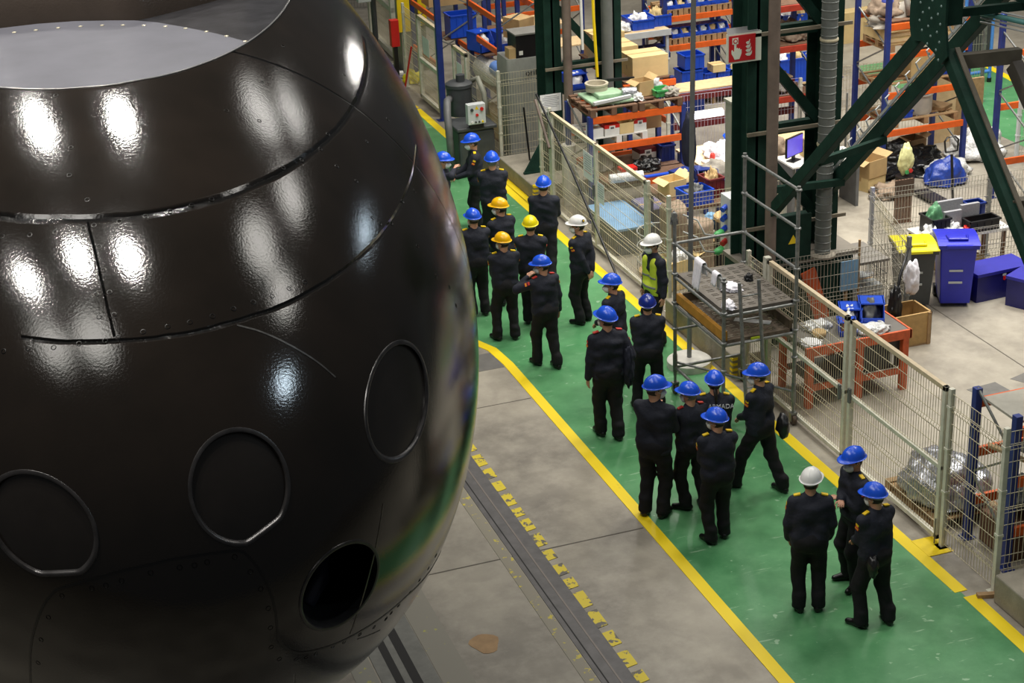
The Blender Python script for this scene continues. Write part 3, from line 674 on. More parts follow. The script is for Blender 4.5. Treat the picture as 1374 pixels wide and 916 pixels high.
# portal braces between the columns
br = thing('portal_brace', 'dark green riveted A-frame brace at upper right', 'brace', (11.3, 17.9, 0))
MB().bar((11.3,21.64,2.19),(11.3,17.75,5.77),.17,.12,up=(1,0,0)).build('leg', M_DGREEN, br, bevel=.008)
MB().bar((11.3,14.1,2.33),(11.3,17.3,5.58),.17,.14,up=(0,-.7,.7)).build('leg', M_DGREEN, br, bevel=.008)
MB().bar((11.35,14.06,2.40),(11.35,17.22,5.64),.06,.02,up=(0,-.7,.7)).build('dusty_top_flange', M_DGREEN2, br)
poly = [(17.2,7.4),(17.96,7.4),(17.96,5.8),(17.9,5.6),(17.65,5.64),(17.4,5.56),(17.24,5.46),(17.12,5.58),(17.2,5.95)]
mb = MB(); n = len(poly); mb.add([(11.16,y,z) for y,z in poly]+[(11.19,y,z) for y,z in poly],[tuple(range(n)),tuple(range(n,2*n))[::-1]]+[(i,n+i,n+(i+1)%n,(i+1)%n) for i in range(n)]); mb.build('gusset_plate', M_DGREEN, br)
mb = MB(); mb.box(11.19,11.42,17.25,17.9,5.9,7.4); mb.build('post', M_DGREEN, br)
M_RIVET = mat('pale_rivet', rgb(120,140,136), .4, .3)
rv = None
for row in range(14):
    for col in range(3):
        dy, dz = col*.19+(.06 if row % 2 else 0), row*.105+.03*col
        if row < 2 and col > 1: continue
        if rv is None: rv = MB().tube([(11.16,17.3,5.5),(11.150,17.3,5.5)],[.018,.010],8).build('rivet', M_RIVET, br)
        else:
            o = rv.copy(); COL.objects.link(o)
            me_off = Vector((0, dy, dz)); o.location = Vector(rv.location)+me_off
b2 = thing('portal_brace', 'second dark green brace behind the riveted A-frame, carrying a cable tray', 'brace', (12.45, 17.9, 0))
MB().bar((12.45,22.3,2.0),(12.45,17.5,6.43),.2,.12,up=(1,0,0)).build('leg', M_DGREEN, b2, bevel=.008)
MB().bar((12.1,14.2,2.6),(12.1,17.15,5.36),.18,.14,up=(1,0,0)).build('leg', mat('dusty_dark_steel', rgb(66,60,54), .65, var=.2, scale=5), b2, bevel=.008)
MB().box(12.35,12.55,16.9,18.0,6.0,7.4).build('gusset_plate', M_DGREEN, b2)
MB().bar((11.4,17.3,5.45),(12.2,17.2,5.45),.12,.17).build('cross_strut', M_DGREEN2, b2)
MB().bar((11.3,15.9,4.15),(12.1,15.8,4.1),.14,.12).build('cross_strut', M_DGREEN2, b2)
MB().bar((11.3,20.3,3.35),(12.45,20.5,3.45),.08,.1).build('cross_strut', M_DGREEN, b2)
MB().bar((11.3,21.6,2.55),(12.45,21.6,2.5),.08,.1).build('cross_strut', M_DGREEN, b2)
MB().bar((11.4,17.6,5.95),(12.45,17.5,5.95),.08,.1).build('cross_strut', M_DGREEN, b2)
tr = thing('cable_tray', 'galvanised cable tray with clips along the rear diagonal brace', 'tray', (12.3, 20, 2))
p0, p1 = Vector((12.42,22.2,2.3)), Vector((12.42,17.85,6.32))
MB().bar(p0, p1, .02, .04).build('side_rail', M_LGREYC, tr)
for k in range(17):
    q = p0.lerp(p1, .03+.94*k/17); MB().tube([q+Vector((-.02,0,.0)), q+Vector((-.06,.02,.10)), q+Vector((.02,.05,.14))], .012, 6).build('clip', M_LGREYC, tr)
for k, (m, off) in enumerate(((M_LGREYC,0),(M_LGREYC,.05),(M_CYAN,.11),(M_LGREYC,.17))):
    o = pipe(('pale cable, lowest of the bundle draped over the rear brace','pale cable, second of the bundle draped over the rear brace','thick teal cable draped over the rear brace','pale cable, outermost of the bundle over the rear brace')[k],
         [(12.0,17.75,5.75+off),(12.25,17.2,5.72+off),(12.35,16.9,5.62+off),(12.4,16.5,5.2+off),(12.4,15.8,4.3+off),(12.4,15.0,3.3+off),(12.4,14.2,2.3+off)], .012 if k != 2 else .035, m, 'cable', 'cable', 8)

# tall thin mast in its concrete foot
t = thing('light_mast', 'tall thin grey mast standing in a white concrete foot by the scaffold', 'mast', (9.98,21.62,0))
MB().lathe([(.33,0),(.33,.10),(.29,.13),(.05,.14)], (9.98,21.62,.004), 28).build('concrete_foot', mat('white_concrete', rgb(206,204,196), .8), t, smooth=True, auto=40)
MB().cyl((9.98,21.62,.1),(10.06,21.62,6.5),.036,n=14).build('pole', mat('mast_grey', rgb(118,120,120), .4, .3), t)
# fire alarm sign
t = thing('fire_alarm_sign', 'red and white fire alarm call point sign on the right green column', 'sign', (10.9,21.85,4.4))
MB().box(10.66,11.12,21.83,21.86,4.43,4.85).build('white_board', M_SIGNW, t)
MB().box(10.685,11.095,21.822,21.83,4.455,4.825).build('red_panel', M_REDSIGN, t)
MB().box(11.12,11.19,21.83,21.95,4.43,4.85).build('side_return', M_SIGNW, t)
MB().add([(10.66,21.83,4.85),(11.19,21.83,4.85),(11.1,22.05,4.88),(10.75,22.05,4.88)],[(0,1,2,3)]).build('top_bracket', M_GREY, t)
def flat(name, poly, m, parent, y, th=.004):
    n = len(poly); mb = MB(); mb.add([(x,y,z) for x,z in poly]+[(x,y+th,z) for x,z in poly],[tuple(range(n)),tuple(range(n,2*n))[::-1]]+[(i,n+i,n+(i+1)%n,(i+1)%n) for i in range(n)]); return mb.build(name, m, parent)
MB().box(10.735,10.825,21.818,21.822,4.705,4.795).build('button_square', M_SIGNW, t)
MB().tube([(10.78,21.818,4.75),(10.78,21.813,4.75)], .034, 16).build('button_ring', M_REDSIGN, t)
MB().tube([(10.78,21.813,4.75),(10.78,21.81,4.75)], .02, 16).build('button_dot', M_SIGNW, t)
hand = [(10.765,4.735),(10.795,4.735),(10.797,4.64),(10.812,4.655),(10.828,4.635),(10.845,4.645),(10.86,4.62),(10.876,4.625),(10.878,4.57),(10.862,4.53),(10.845,4.49),(10.77,4.485),(10.75,4.53),(10.722,4.575),(10.722,4.62),(10.735,4.63),(10.752,4.60),(10.762,4.61)]
flat('pointing_hand', hand, M_SIGNW, t, 21.817)
for k in range(4):
    x, z = 10.985-.004*k, 4.55+k*.055; w_ = .05-.007*k
    flat('flame', [(x-w_,z-.005),(x-w_*.4,z-.03),(x+w_*.5,z-.032),(x+w_,z-.005),(x+w_*1.1,z+.04),(x+w_*.5,z+.012),(x-w_*.3,z+.012)], M_SIGNW, t, 21.817)

# ------------------------------------------------------------------ scaffold tower
sc = thing('scaffold_tower', 'grey rolling scaffold tower with two decks and a ladder beside the walkway', 'scaffold', (9.92,20.05,0))
CN = {'fl': (9.4,20.84,2.75), 'fr': (10.46,20.84,3.45), 'nr': (10.46,19.28,3.45), 'nl': (9.4,19.28,2.35)}
for k, (x, y, h) in CN.items():
    mb = MB(); mb.cyl((x,y,.3),(x,y,h),.026,n=12); mb.cyl((x,y,.35),(x,y,.62),.033,n=12)
    for z in (1.02,1.42,1.85,2.3,2.87,3.4):
        if z < h: mb.lathe([(.03,0),(.045,.01),(.045,.03),(.03,.04)], (x,y,z-.02), 12)
    mb.build('upright', M_GALV, sc, smooth=True, auto=40)
    ca = MB(); ca.cyl((x,y,.18),(x,y,.34),.02,n=10); ca.box(x-.05,x+.05,y-.035,y+.035,.16,.19); ca.box(x-.045,x-.035,y-.03,y+.03,.06,.18); ca.box(x+.035,x+.045,y-.03,y+.03,.06,.18)
    co = ca.build('castor', M_GALV, sc)
    MB().tube([(x-.025,y,.083),(x+.025,y,.083)], .075, 18).build('castor_wheel', mat('worn_rubber', rgb(86,72,62), .7), co, smooth=True, auto=40)
def pole(p, q, r=.022, name='ledger', m=M_GALV): return MB().cyl(p, q, r, n=10).build(name, m, sc, smooth=True, auto=60)
for z in (2.3,2.87,3.4): pole((10.46,20.84,z),(10.46,19.28,z),name='guard_rail')
pole((9.4,20.84,2.3),(10.46,20.84,2.3),name='guard_rail'); pole((9.4,20.84,2.3),(9.4,19.28,2.3),name='guard_rail')
for z in (.42,1.38,1.8):
    pole((9.4,20.84,z),(9.4,19.28,z)); pole((9.4,20.84,z),(10.46,20.84,z)); 
    if z > 1: pole((9.4,19.28,z),(10.46,19.28,z)); pole((10.46,20.84,z),(10.46,19.28,z))
pole((9.4,20.84,1.0),(10.46,20.84,1.0)); pole((9.4,20.84,.5),(10.46,19.28,.5),.018,'brace')
def deck_mesh(z, name, m):
    """perforated deck plate: real slots through the sheet"""
    X0, X1, Y0, Y1 = 9.43, 10.43, 19.31, 20.81
    xs = sorted([X0, X1]+[9.52+i*.155 for i in range(6)]+[9.62+i*.155 for i in range(6)])
    ys = sorted([Y0, Y1]+[19.4+j*.155+o for j in range(9) for o in (0, .02, .05, .07)])
    hx = lambda a: any(abs(a-(9.57+i*.155)) < .049 for i in range(6)); hy = lambda b: any(abs(b-(19.41+j*.155)) < .009 or abs(b-(19.46+j*.155)) < .009 for j in range(9))
    mb = MB()
    for a0, a1 in zip(xs[:-1], xs[1:]):
        for b0, b1 in zip(ys[:-1], ys[1:]):
            if not (hx((a0+a1)/2) and hy((b0+b1)/2)): mb.box(a0, a1, b0, b1, z+.03, z+.035)
    for a in ((X0,X1,Y0,Y0+.03),(X0,X1,Y1-.03,Y1),(X0,X0+.03,Y0,Y1),(X1-.03,X1,Y0,Y1)): mb.box(*a, z-.01, z+.0345)
    return mb.build(name, m, sc)
deck_mesh(1.82, 'upper_deck', mat('dusty_steel_deck', rgb(112,106,98), .55, .3, var=.15))
deck_mesh(1.40, 'lower_deck', mat('dusty_grate_deck', rgb(122,108,92), .65, .1, var=.3, scale=14))
MB().box(9.41,9.47,19.31,20.81,1.43,1.56).build('toe_board', mat('ochre_toe_board', rgb(186,134,50), .6, var=.2), sc)
MB().box(9.5,10.4,20.76,20.8,1.43,1.56).build('toe_board', mat('dark_toe_board', rgb(96,82,66), .7, var=.2), sc)
MB().box(10.39,10.43,19.31,20.75,1.43,1.56).build('toe_board', MATS['dark_toe_board'], sc)
MB().box(9.8,9.95,19.27,19.285,1.38,1.43).build('yellow_green_label', mat('lime_label', rgb(190,210,40), .5), sc)
# ladder leaning at the near end
ld = thing('ladder', 'narrow galvanised ladder at the near end of the scaffold', 'ladder', (9.75,19.0,0))
for x in (9.62, 9.9): MB().cyl((x,18.95,.006),(x-.04,19.2,2.28),.025,n=10).build('stile', M_GALV, ld, smooth=True, auto=60)
for k in range(7):
    s = (k+.6)/7.2; MB().cyl((9.62-.04*s,18.95+.25*s,2.28*s),(9.9-.04*s,18.95+.25*s,2.28*s),.013,n=8).build('rung', M_GALV, ld, smooth=True, auto=60)

# ------------------------------------------------------------------ soft shapes
def lump(c, s, m, name, seed=0, amp=.25, freq=2.2, sub=4, flat=True, parent=None):
    bm = bmesh.new(); bmesh.ops.create_icosphere(bm, subdivisions=sub, radius=1)
    for v in bm.verts:
        p = v.co.copy(); nz = mnoise.fractal(p*freq+Vector((seed*7.3, seed*3.1, seed)), .8, 2, 4)
        q = p*(1+amp*nz)
        if flat and q.z < -.0: q.z *= .12
        v.co = (q.x*s[0], q.y*s[1], q.z*s[2])
    mn = min(v.co.z for v in bm.verts)
    for v in bm.verts: v.co.z -= mn
    me = bpy.data.meshes.new(name); bm.to_mesh(me); bm.free()
    me.polygons.foreach_set('use_smooth', [True]*len(me.polygons)); me.materials.append(m)
    o = bpy.data.objects.new(name, me); COL.objects.link(o)
    if parent is not None: o.parent = parent; o.location = Vector(c)-world_loc(parent)
    else: o.location = c
    return o
def rail_cloth(label, x, y, z, w_, d1, d2, seed):
    """thin cloth folded over a rail that runs along Y"""
    mb = MB(); nu, nv = 14, 16; path = []
    for k in range(nv+1):
        t = k/nv; L_ = d1+d2+.08; s_ = t*L_
        if s_ < d1: path.append((-.03, z-d1+s_))
        elif s_ < d1+.08: a = math.pi*(1-(s_-d1)/.08); path.append((.03*math.cos(a), z+.03*math.sin(a)))
        else: path.append((.03, z-(s_-d1-.08)))
    for k, (dx, zz) in enumerate(path):
        drop = max(0, z-zz)
        for i in range(nu+1):
            u = i/nu-.5; wv = .018*math.sin(u*22+seed)*min(1, drop*5); nar = 1-.35*min(1, drop*2.5)
            mb.v.append((x+dx+wv*(1 if dx < 0 else -1)-(drop*.12 if dx < 0 else -drop*.05), y+u*w_*nar, zz-.03*abs(math.sin(u*5+seed))*min(1, drop*4)))
    for k in range(nv):
        for i in range(nu): q = k*(nu+1)+i; mb.f.append((q, q+1, q+nu+2, q+nu+1))
    o = mb.build('hanging_cloth', M_CLOTHW, smooth=True); m_ = o.modifiers.new('thick', 'SOLIDIFY'); m_.thickness = .008
    return tag(o, label, 'cloth')
rail_cloth('white cloth hanging over the scaffold rail', 9.4, 20.0, 2.325, .24, .36, .16, 1.3)
rail_cloth('smaller white cloth hanging on the near end of the scaffold rail', 9.4, 19.5, 2.325, .15, .14, .2, 2.1)
o = lump((9.53,19.42,1.857), (.09,.11,.08), M_CLOTHW, 'crumpled_rag', 5, .5, 2.5); tag(o, 'crumpled white rag at the near corner of the upper scaffold deck', 'rag')
o = lump((9.85,20.0,1.857), (.13,.16,.06), M_CLOTHW, 'crumpled_rag', 8, .5, 2.5); tag(o, 'white rag lying in the middle of the upper scaffold deck', 'rag')
o = lump((9.72,19.2,2.28), (.055,.055,.1), M_BLACK, 'tape_bundle', 2, .4, 2.5); tag(o, 'black bundle tied on top of the ladder', 'bundle')
o = MB().box(10.0,10.12,19.5,20.0,1.437,1.443).rotz(.9,(10.06,19.75)).build('paper_strip', M_PAPER); tag(o, 'white paper strip on the lower scaffold deck', 'paper')
o = lump((9.42,20.9,2.55), (.05,.05,.16), mat('black_white_wrap', rgb(90,90,90), .5, var=.9, scale=30), 'wrapped_fitting', 4, .4, 2.5); tag(o, 'black and white wrapping on the far left scaffold post', 'wrapping')
# ------------------------------------------------------------------ people
class Field:
    """signed-distance volume; shapes are blended in locally, then meshed with surface nets"""
    def __init__(s, lo, hi, h):
        s.h = h; s.lo = np.array(lo); n = np.ceil((np.array(hi)-s.lo)/h).astype(int)+1
        s.ax = [s.lo[i]+h*np.arange(n[i]) for i in range(3)]; s.F = np.full(n, .5, np.float32)
    def _sl(s, lo, hi):
        r = []
        for i in range(3):
            a = int(np.floor((lo[i]-s.lo[i])/s.h)); b = int(np.ceil((hi[i]-s.lo[i])/s.h))+1
            r.append(slice(max(a, 0), max(min(b, s.F.shape[i]), 0)))
        return tuple(r)
    def _put(s, sl, d, k):
        a = s.F[sl]
        if k <= 0: s.F[sl] = np.minimum(a, d); return
        t = np.clip(.5+.5*(a-d)/k, 0, 1); s.F[sl] = a+(d-a)*t-k*t*(1-t)
    def cone(s, p, q, r1, r2, k=.02):
        p = np.array(p, float); q = np.array(q, float); m = max(r1, r2)+k+.03
        sl = s._sl(np.minimum(p, q)-m, np.maximum(p, q)+m)
        X = s.ax[0][sl[0]][:, None, None]-p[0]; Y = s.ax[1][sl[1]][None, :, None]-p[1]; Z = s.ax[2][sl[2]][None, None, :]-p[2]
        d = q-p; L2 = max(d@d, 1e-9); t = np.clip((X*d[0]+Y*d[1]+Z*d[2])/L2, 0, 1)
        D = np.sqrt((X-t*d[0])**2+(Y-t*d[1])**2+(Z-t*d[2])**2)-(r1+(r2-r1)*t)
        s._put(sl, D, k)
    def ell(s, c, r, M=None, k=.02, cut=None):
        c = np.array(c, float); r = np.array(r, float); m = r.max()+k+.03
        sl = s._sl(c-m, c+m)
        X = s.ax[0][sl[0]][:, None, None]-c[0]; Y = s.ax[1][sl[1]][None, :, None]-c[1]; Z = s.ax[2][sl[2]][None, None, :]-c[2]
        if M is not None:
            X, Y, Z = (M[0][0]*X+M[1][0]*Y+M[2][0]*Z, M[0][1]*X+M[1][1]*Y+M[2][1]*Z, M[0][2]*X+M[1][2]*Y+M[2][2]*Z)
        k0 = np.sqrt((X/r[0])**2+(Y/r[1])**2+(Z/r[2])**2); k1 = np.sqrt((X/r[0]**2)**2+(Y/r[1]**2)**2+(Z/r[2]**2)**2)
        D = k0*(k0-1)/np.maximum(k1, 1e-6)
        if cut is not None: D = np.maximum(D, cut(X+0*Y+0*Z, Y+0*X+0*Z, Z+0*X+0*Y))
        s._put(sl, D, k)
    def above(s, z): s.F = np.maximum(s.F, (z-s.ax[2])[None, None, :].astype(np.float32))
    def folds(s, amp, seed):
        rnd = random.Random(seed); X, Y, Z = s.ax[0][:, None, None], s.ax[1][None, :, None], s.ax[2][None, None, :]
        w_ = 0
        for i in range(5):
            kx, ky, kz = rnd.uniform(-18, 18), rnd.uniform(-18, 18), rnd.uniform(14, 48); w_ = w_+np.sin(kx*X+ky*Y+kz*Z+rnd.uniform(0, 6.3)+1.6*np.sin(9*X+7*Z+i))/5
        s.F = s.F+(amp*w_).astype(np.float32)
    def mesh(s):
        F = s.F; S = F < 0; nx, ny, nz = F.shape
        acc = np.zeros((nx-1, ny-1, nz-1, 3), np.float32); cnt = np.zeros((nx-1, ny-1, nz-1), np.float32)
        g = np.indices((nx-1, ny-1, nz-1), dtype=np.float32)
        cr = [(0,0,0),(1,0,0),(0,1,0),(1,1,0),(0,0,1),(1,0,1),(0,1,1),(1,1,1)]
        ed = [(0,1),(2,3),(4,5),(6,7),(0,2),(1,3),(4,6),(5,7),(0,4),(1,5),(2,6),(3,7)]
        sh = lambda A, c: A[c[0]:nx-1+c[0], c[1]:ny-1+c[1], c[2]:nz-1+c[2]]
        for a, b in ed:
            ca, cb = cr[a], cr[b]; m = sh(S, ca) != sh(S, cb)
            ii = np.nonzero(m)
            fa, fb = sh(F, ca)[ii], sh(F, cb)[ii]; t = fa/(fa-fb)
            for ax in range(3): acc[ii+(np.full(len(t), ax),)] += ca[ax]+t*(cb[ax]-ca[ax])
            cnt[ii] += 1
        ii = np.nonzero(cnt > 0); idx = np.full(cnt.shape, -1, np.int64); idx[ii] = np.arange(len(ii[0]))
        V = (np.stack(ii, -1)+acc[ii]/cnt[ii][:, None])*s.h+s.lo
        Q = []
        for ax in range(3):
            sl0 = [slice(None)]*3; sl1 = [slice(None)]*3; sl0[ax] = slice(0, -1); sl1[ax] = slice(1, None)
            A, B = S[tuple(sl0)], S[tuple(sl1)]; u, v = (ax+1) % 3, (ax+2) % 3
            I = np.array(np.nonzero(A != B))
            ok = (I[u] > 0) & (I[v] > 0) & (I[u] < F.shape[u]-1) & (I[v] < F.shape[v]-1); I = I[:, ok]
            ins = A[tuple(I)]
            def cell(du, dv):
                J = I.copy(); J[u] -= du; J[v] -= dv; return idx[tuple(J)]
            q = np.stack([cell(1,1), cell(0,1), cell(0,0), cell(1,0)], -1)
            q[~ins] = q[~ins][:, ::-1]; Q.append(q)
        Q = np.concatenate(Q); Q = Q[(Q >= 0).all(1)]
        return V, Q
def np_obj(name, V, Q, m, parent):
    me = bpy.data.meshes.new(name); n = len(V); k = len(Q)
    me.vertices.add(n); me.vertices.foreach_set('co', V.astype(np.float32).ravel())
    me.loops.add(4*k); me.loops.foreach_set('vertex_index', Q.ravel().astype(np.int32))
    me.polygons.add(k); me.polygons.foreach_set('loop_start', np.arange(0, 4*k, 4, dtype=np.int32)); me.polygons.foreach_set('loop_total', np.full(k, 4, np.int32))
    me.polygons.foreach_set('use_smooth', np.ones(k, bool)); me.materials.append(m); me.update(calc_edges=True); me.validate()
    o = bpy.data.objects.new(name, me); COL.objects.link(o); o.parent = parent; return o
def local(name, mb, m, parent, smooth=True, mw=None):
    me = bpy.data.meshes.new(name); me.from_pydata(mb.v, [], mb.f); me.materials.append(m)
    if smooth: me.polygons.foreach_set('use_smooth', [True]*len(me.polygons))
    o = bpy.data.objects.new(name, me); COL.objects.link(o); o.parent = parent
    if mw is not None: o.matrix_local = mw
    return o

M_SKIN = mat('skin', rgb(196,146,118), .5, var=.08, scale=12)
M_HAIR = mat('dark_hair', rgb(34,26,22), .6, var=.3, scale=40)
M_HAIRG = mat('grey_hair', rgb(120,114,108), .6, var=.3, scale=40)
M_JACK = mat('navy_uniform_cloth', rgb(33,36,47), .78, var=.22, scale=7, bump=.4, bscale=26, spec=.35)
M_TROU = mat('black_trouser_cloth', rgb(25,25,28), .82, var=.2, scale=7, bump=.3, bscale=22, spec=.3)
M_SHOE = mat('black_leather', rgb(14,14,15), .32, var=.2)
M_MASK = mat('white_face_mask', rgb(232,236,232), .8, var=.05)
M_HBLUE = mat('blue_helmet', rgb(30,84,214), .26, var=.04, spec=.6)
M_HDBLUE = mat('dark_blue_helmet', rgb(26,44,128), .24, var=.1, spec=.6)
M_HYEL = mat('golden_yellow_helmet', rgb(238,180,10), .28, var=.04)
M_HYEL2 = mat('bright_yellow_helmet', rgb(232,214,20), .28, var=.04)
M_HWHI = mat('white_helmet', rgb(226,226,222), .28, var=.03)
M_BAND = mat('helmet_band', rgb(150,152,156), .5, var=.1)
M_GOLD = mat('gold_braid', rgb(236,196,20), .5, var=.1)
M_REDP = mat('red_patch', rgb(206,60,50), .6, var=.1)
M_VEST = mat('hi_vis_yellow', rgb(196,214,60), .7, var=.08, scale=8, bump=.4, bscale=18)
M_REFL = mat('reflective_band', rgb(128,132,130), .4, .2, var=.1)

def helmet_mesh():
    mb = MB(); n = 48; rows = []
    def ring(fr, fz, lip):
        row = []
        for k in range(n):
            a = 2*math.pi*k/n; fwd = math.cos(a)          # a = 0 is the front (+Y)
            ridge = .007*max(0, 1-abs(math.sin(a))*math.cos(0)/.22) if fr > .25 and fz > .02 else (.007 if fr <= .25 else 0)
            x = .121*fr*math.sin(a)*(1-.0); y = .148*fr*math.cos(a); z = fz+ridge
            if lip:
                ext = .010*lip+(.050*lip*max(0, fwd)**2 if fwd > 0 else .004*lip)
                l = math.hypot(x, y); x += x/l*ext; y += y/l*ext; z = fz-.012*lip*max(0, fwd)**2-.004*lip
            row.append((x, y, z))
        return row
    prof = [(.02,.128),(.18,.1262),(.36,.1195),(.54,.107),(.70,.0895),(.83,.068),(.92,.042),(.975,.018),(1.0,0)]
    rows = [ring(fr, fz, 0) for fr, fz in prof]+[ring(1.0, .0, .35), ring(1.0, .0, .75), ring(1.0, .0, 1.0)]
    under = [[(x*.985, y*.985, z-.005) for x, y, z in rows[-1]], [(x*.96, y*.96, z-.002) for x, y, z in rows[8]]]+[[(x*.95, y*.95, z-.006) for x, y, z in rows[i]] for i in (6, 4, 2)]
    rows += under; vs = [q for r_ in rows for q in r_]; fs = [tuple(range(n))]
    for i in range(len(rows)-1):
        for k in range(n): fs.append((i*n+(k+1)%n, i*n+k, (i+1)*n+k, (i+1)*n+(k+1)%n))
    fs.append(tuple((len(rows)-1)*n+k for k in range(n))[::-1])
    mb.add(vs, fs)
    return mb
HELM = {}
def helmet(parent, m, mw, emblem=False):
    if m.name not in HELM:
        me = bpy.data.meshes.new('helmet'); q = helmet_mesh(); me.from_pydata(q.v, [], q.f); me.polygons.foreach_set('use_smooth', [True]*len(me.polygons)); me.materials.append(m); HELM[m.name] = me
    o = bpy.data.objects.new('helmet', HELM[m.name]); COL.objects.link(o); o.parent = parent; o.matrix_local = mw
    if 'helmet_band' not in HELM:
        q = MB(); n = 40
        for z, s in ((-.035,.97),(-.008,.985)):
            for k in range(n):
                a = 2*math.pi*k/n; q.v.append((.100*s*math.sin(a), .122*s*math.cos(a)-.004, z+.012*math.cos(a)))
        for k in range(n): q.f.append((k, (k+1)%n, n+(k+1)%n, n+k))
        me = bpy.data.meshes.new('headband'); me.from_pydata(q.v, [], q.f); me.polygons.foreach_set('use_smooth', [True]*len(me.polygons)); me.materials.append(M_BAND); HELM['helmet_band'] = me
    b = bpy.data.objects.new('headband', HELM['helmet_band']); COL.objects.link(b); b.parent = o
    if emblem:
        q = MB(); q.lathe([(.026,0),(.026,.003),(.022,.005)], n=20); local('emblem', q, mat('emblem_navy', rgb(30,34,60), .5), o, True, Matrix.Translation((-.082,-.086,.062)) @ Vector((-.72,-.62,.32)).to_track_quat('Z','Y').to_matrix().to_4x4())
        q = MB(); q.lathe([(.016,.005),(.012,.007)], n=16); local('emblem_gold', q, M_GOLD, o, True, Matrix.Translation((-.083,-.087,.062)) @ Vector((-.72,-.62,.32)).to_track_quat('Z','Y').to_matrix().to_4x4())
    return o

def ik(a, t, l1, l2, pole):
    a = Vector(a); t = Vector(t); d = t-a; L_ = min(d.length, (l1+l2)*.995); d.normalize(); t = a+d*L_
    x = (l1*l1-l2*l2+L_*L_)/(2*L_); h = math.sqrt(max(l1*l1-x*x, 0)); p = Vector(pole); p = (p-d*p.dot(d)); p.normalize()
    return a+d*x+p*h, t

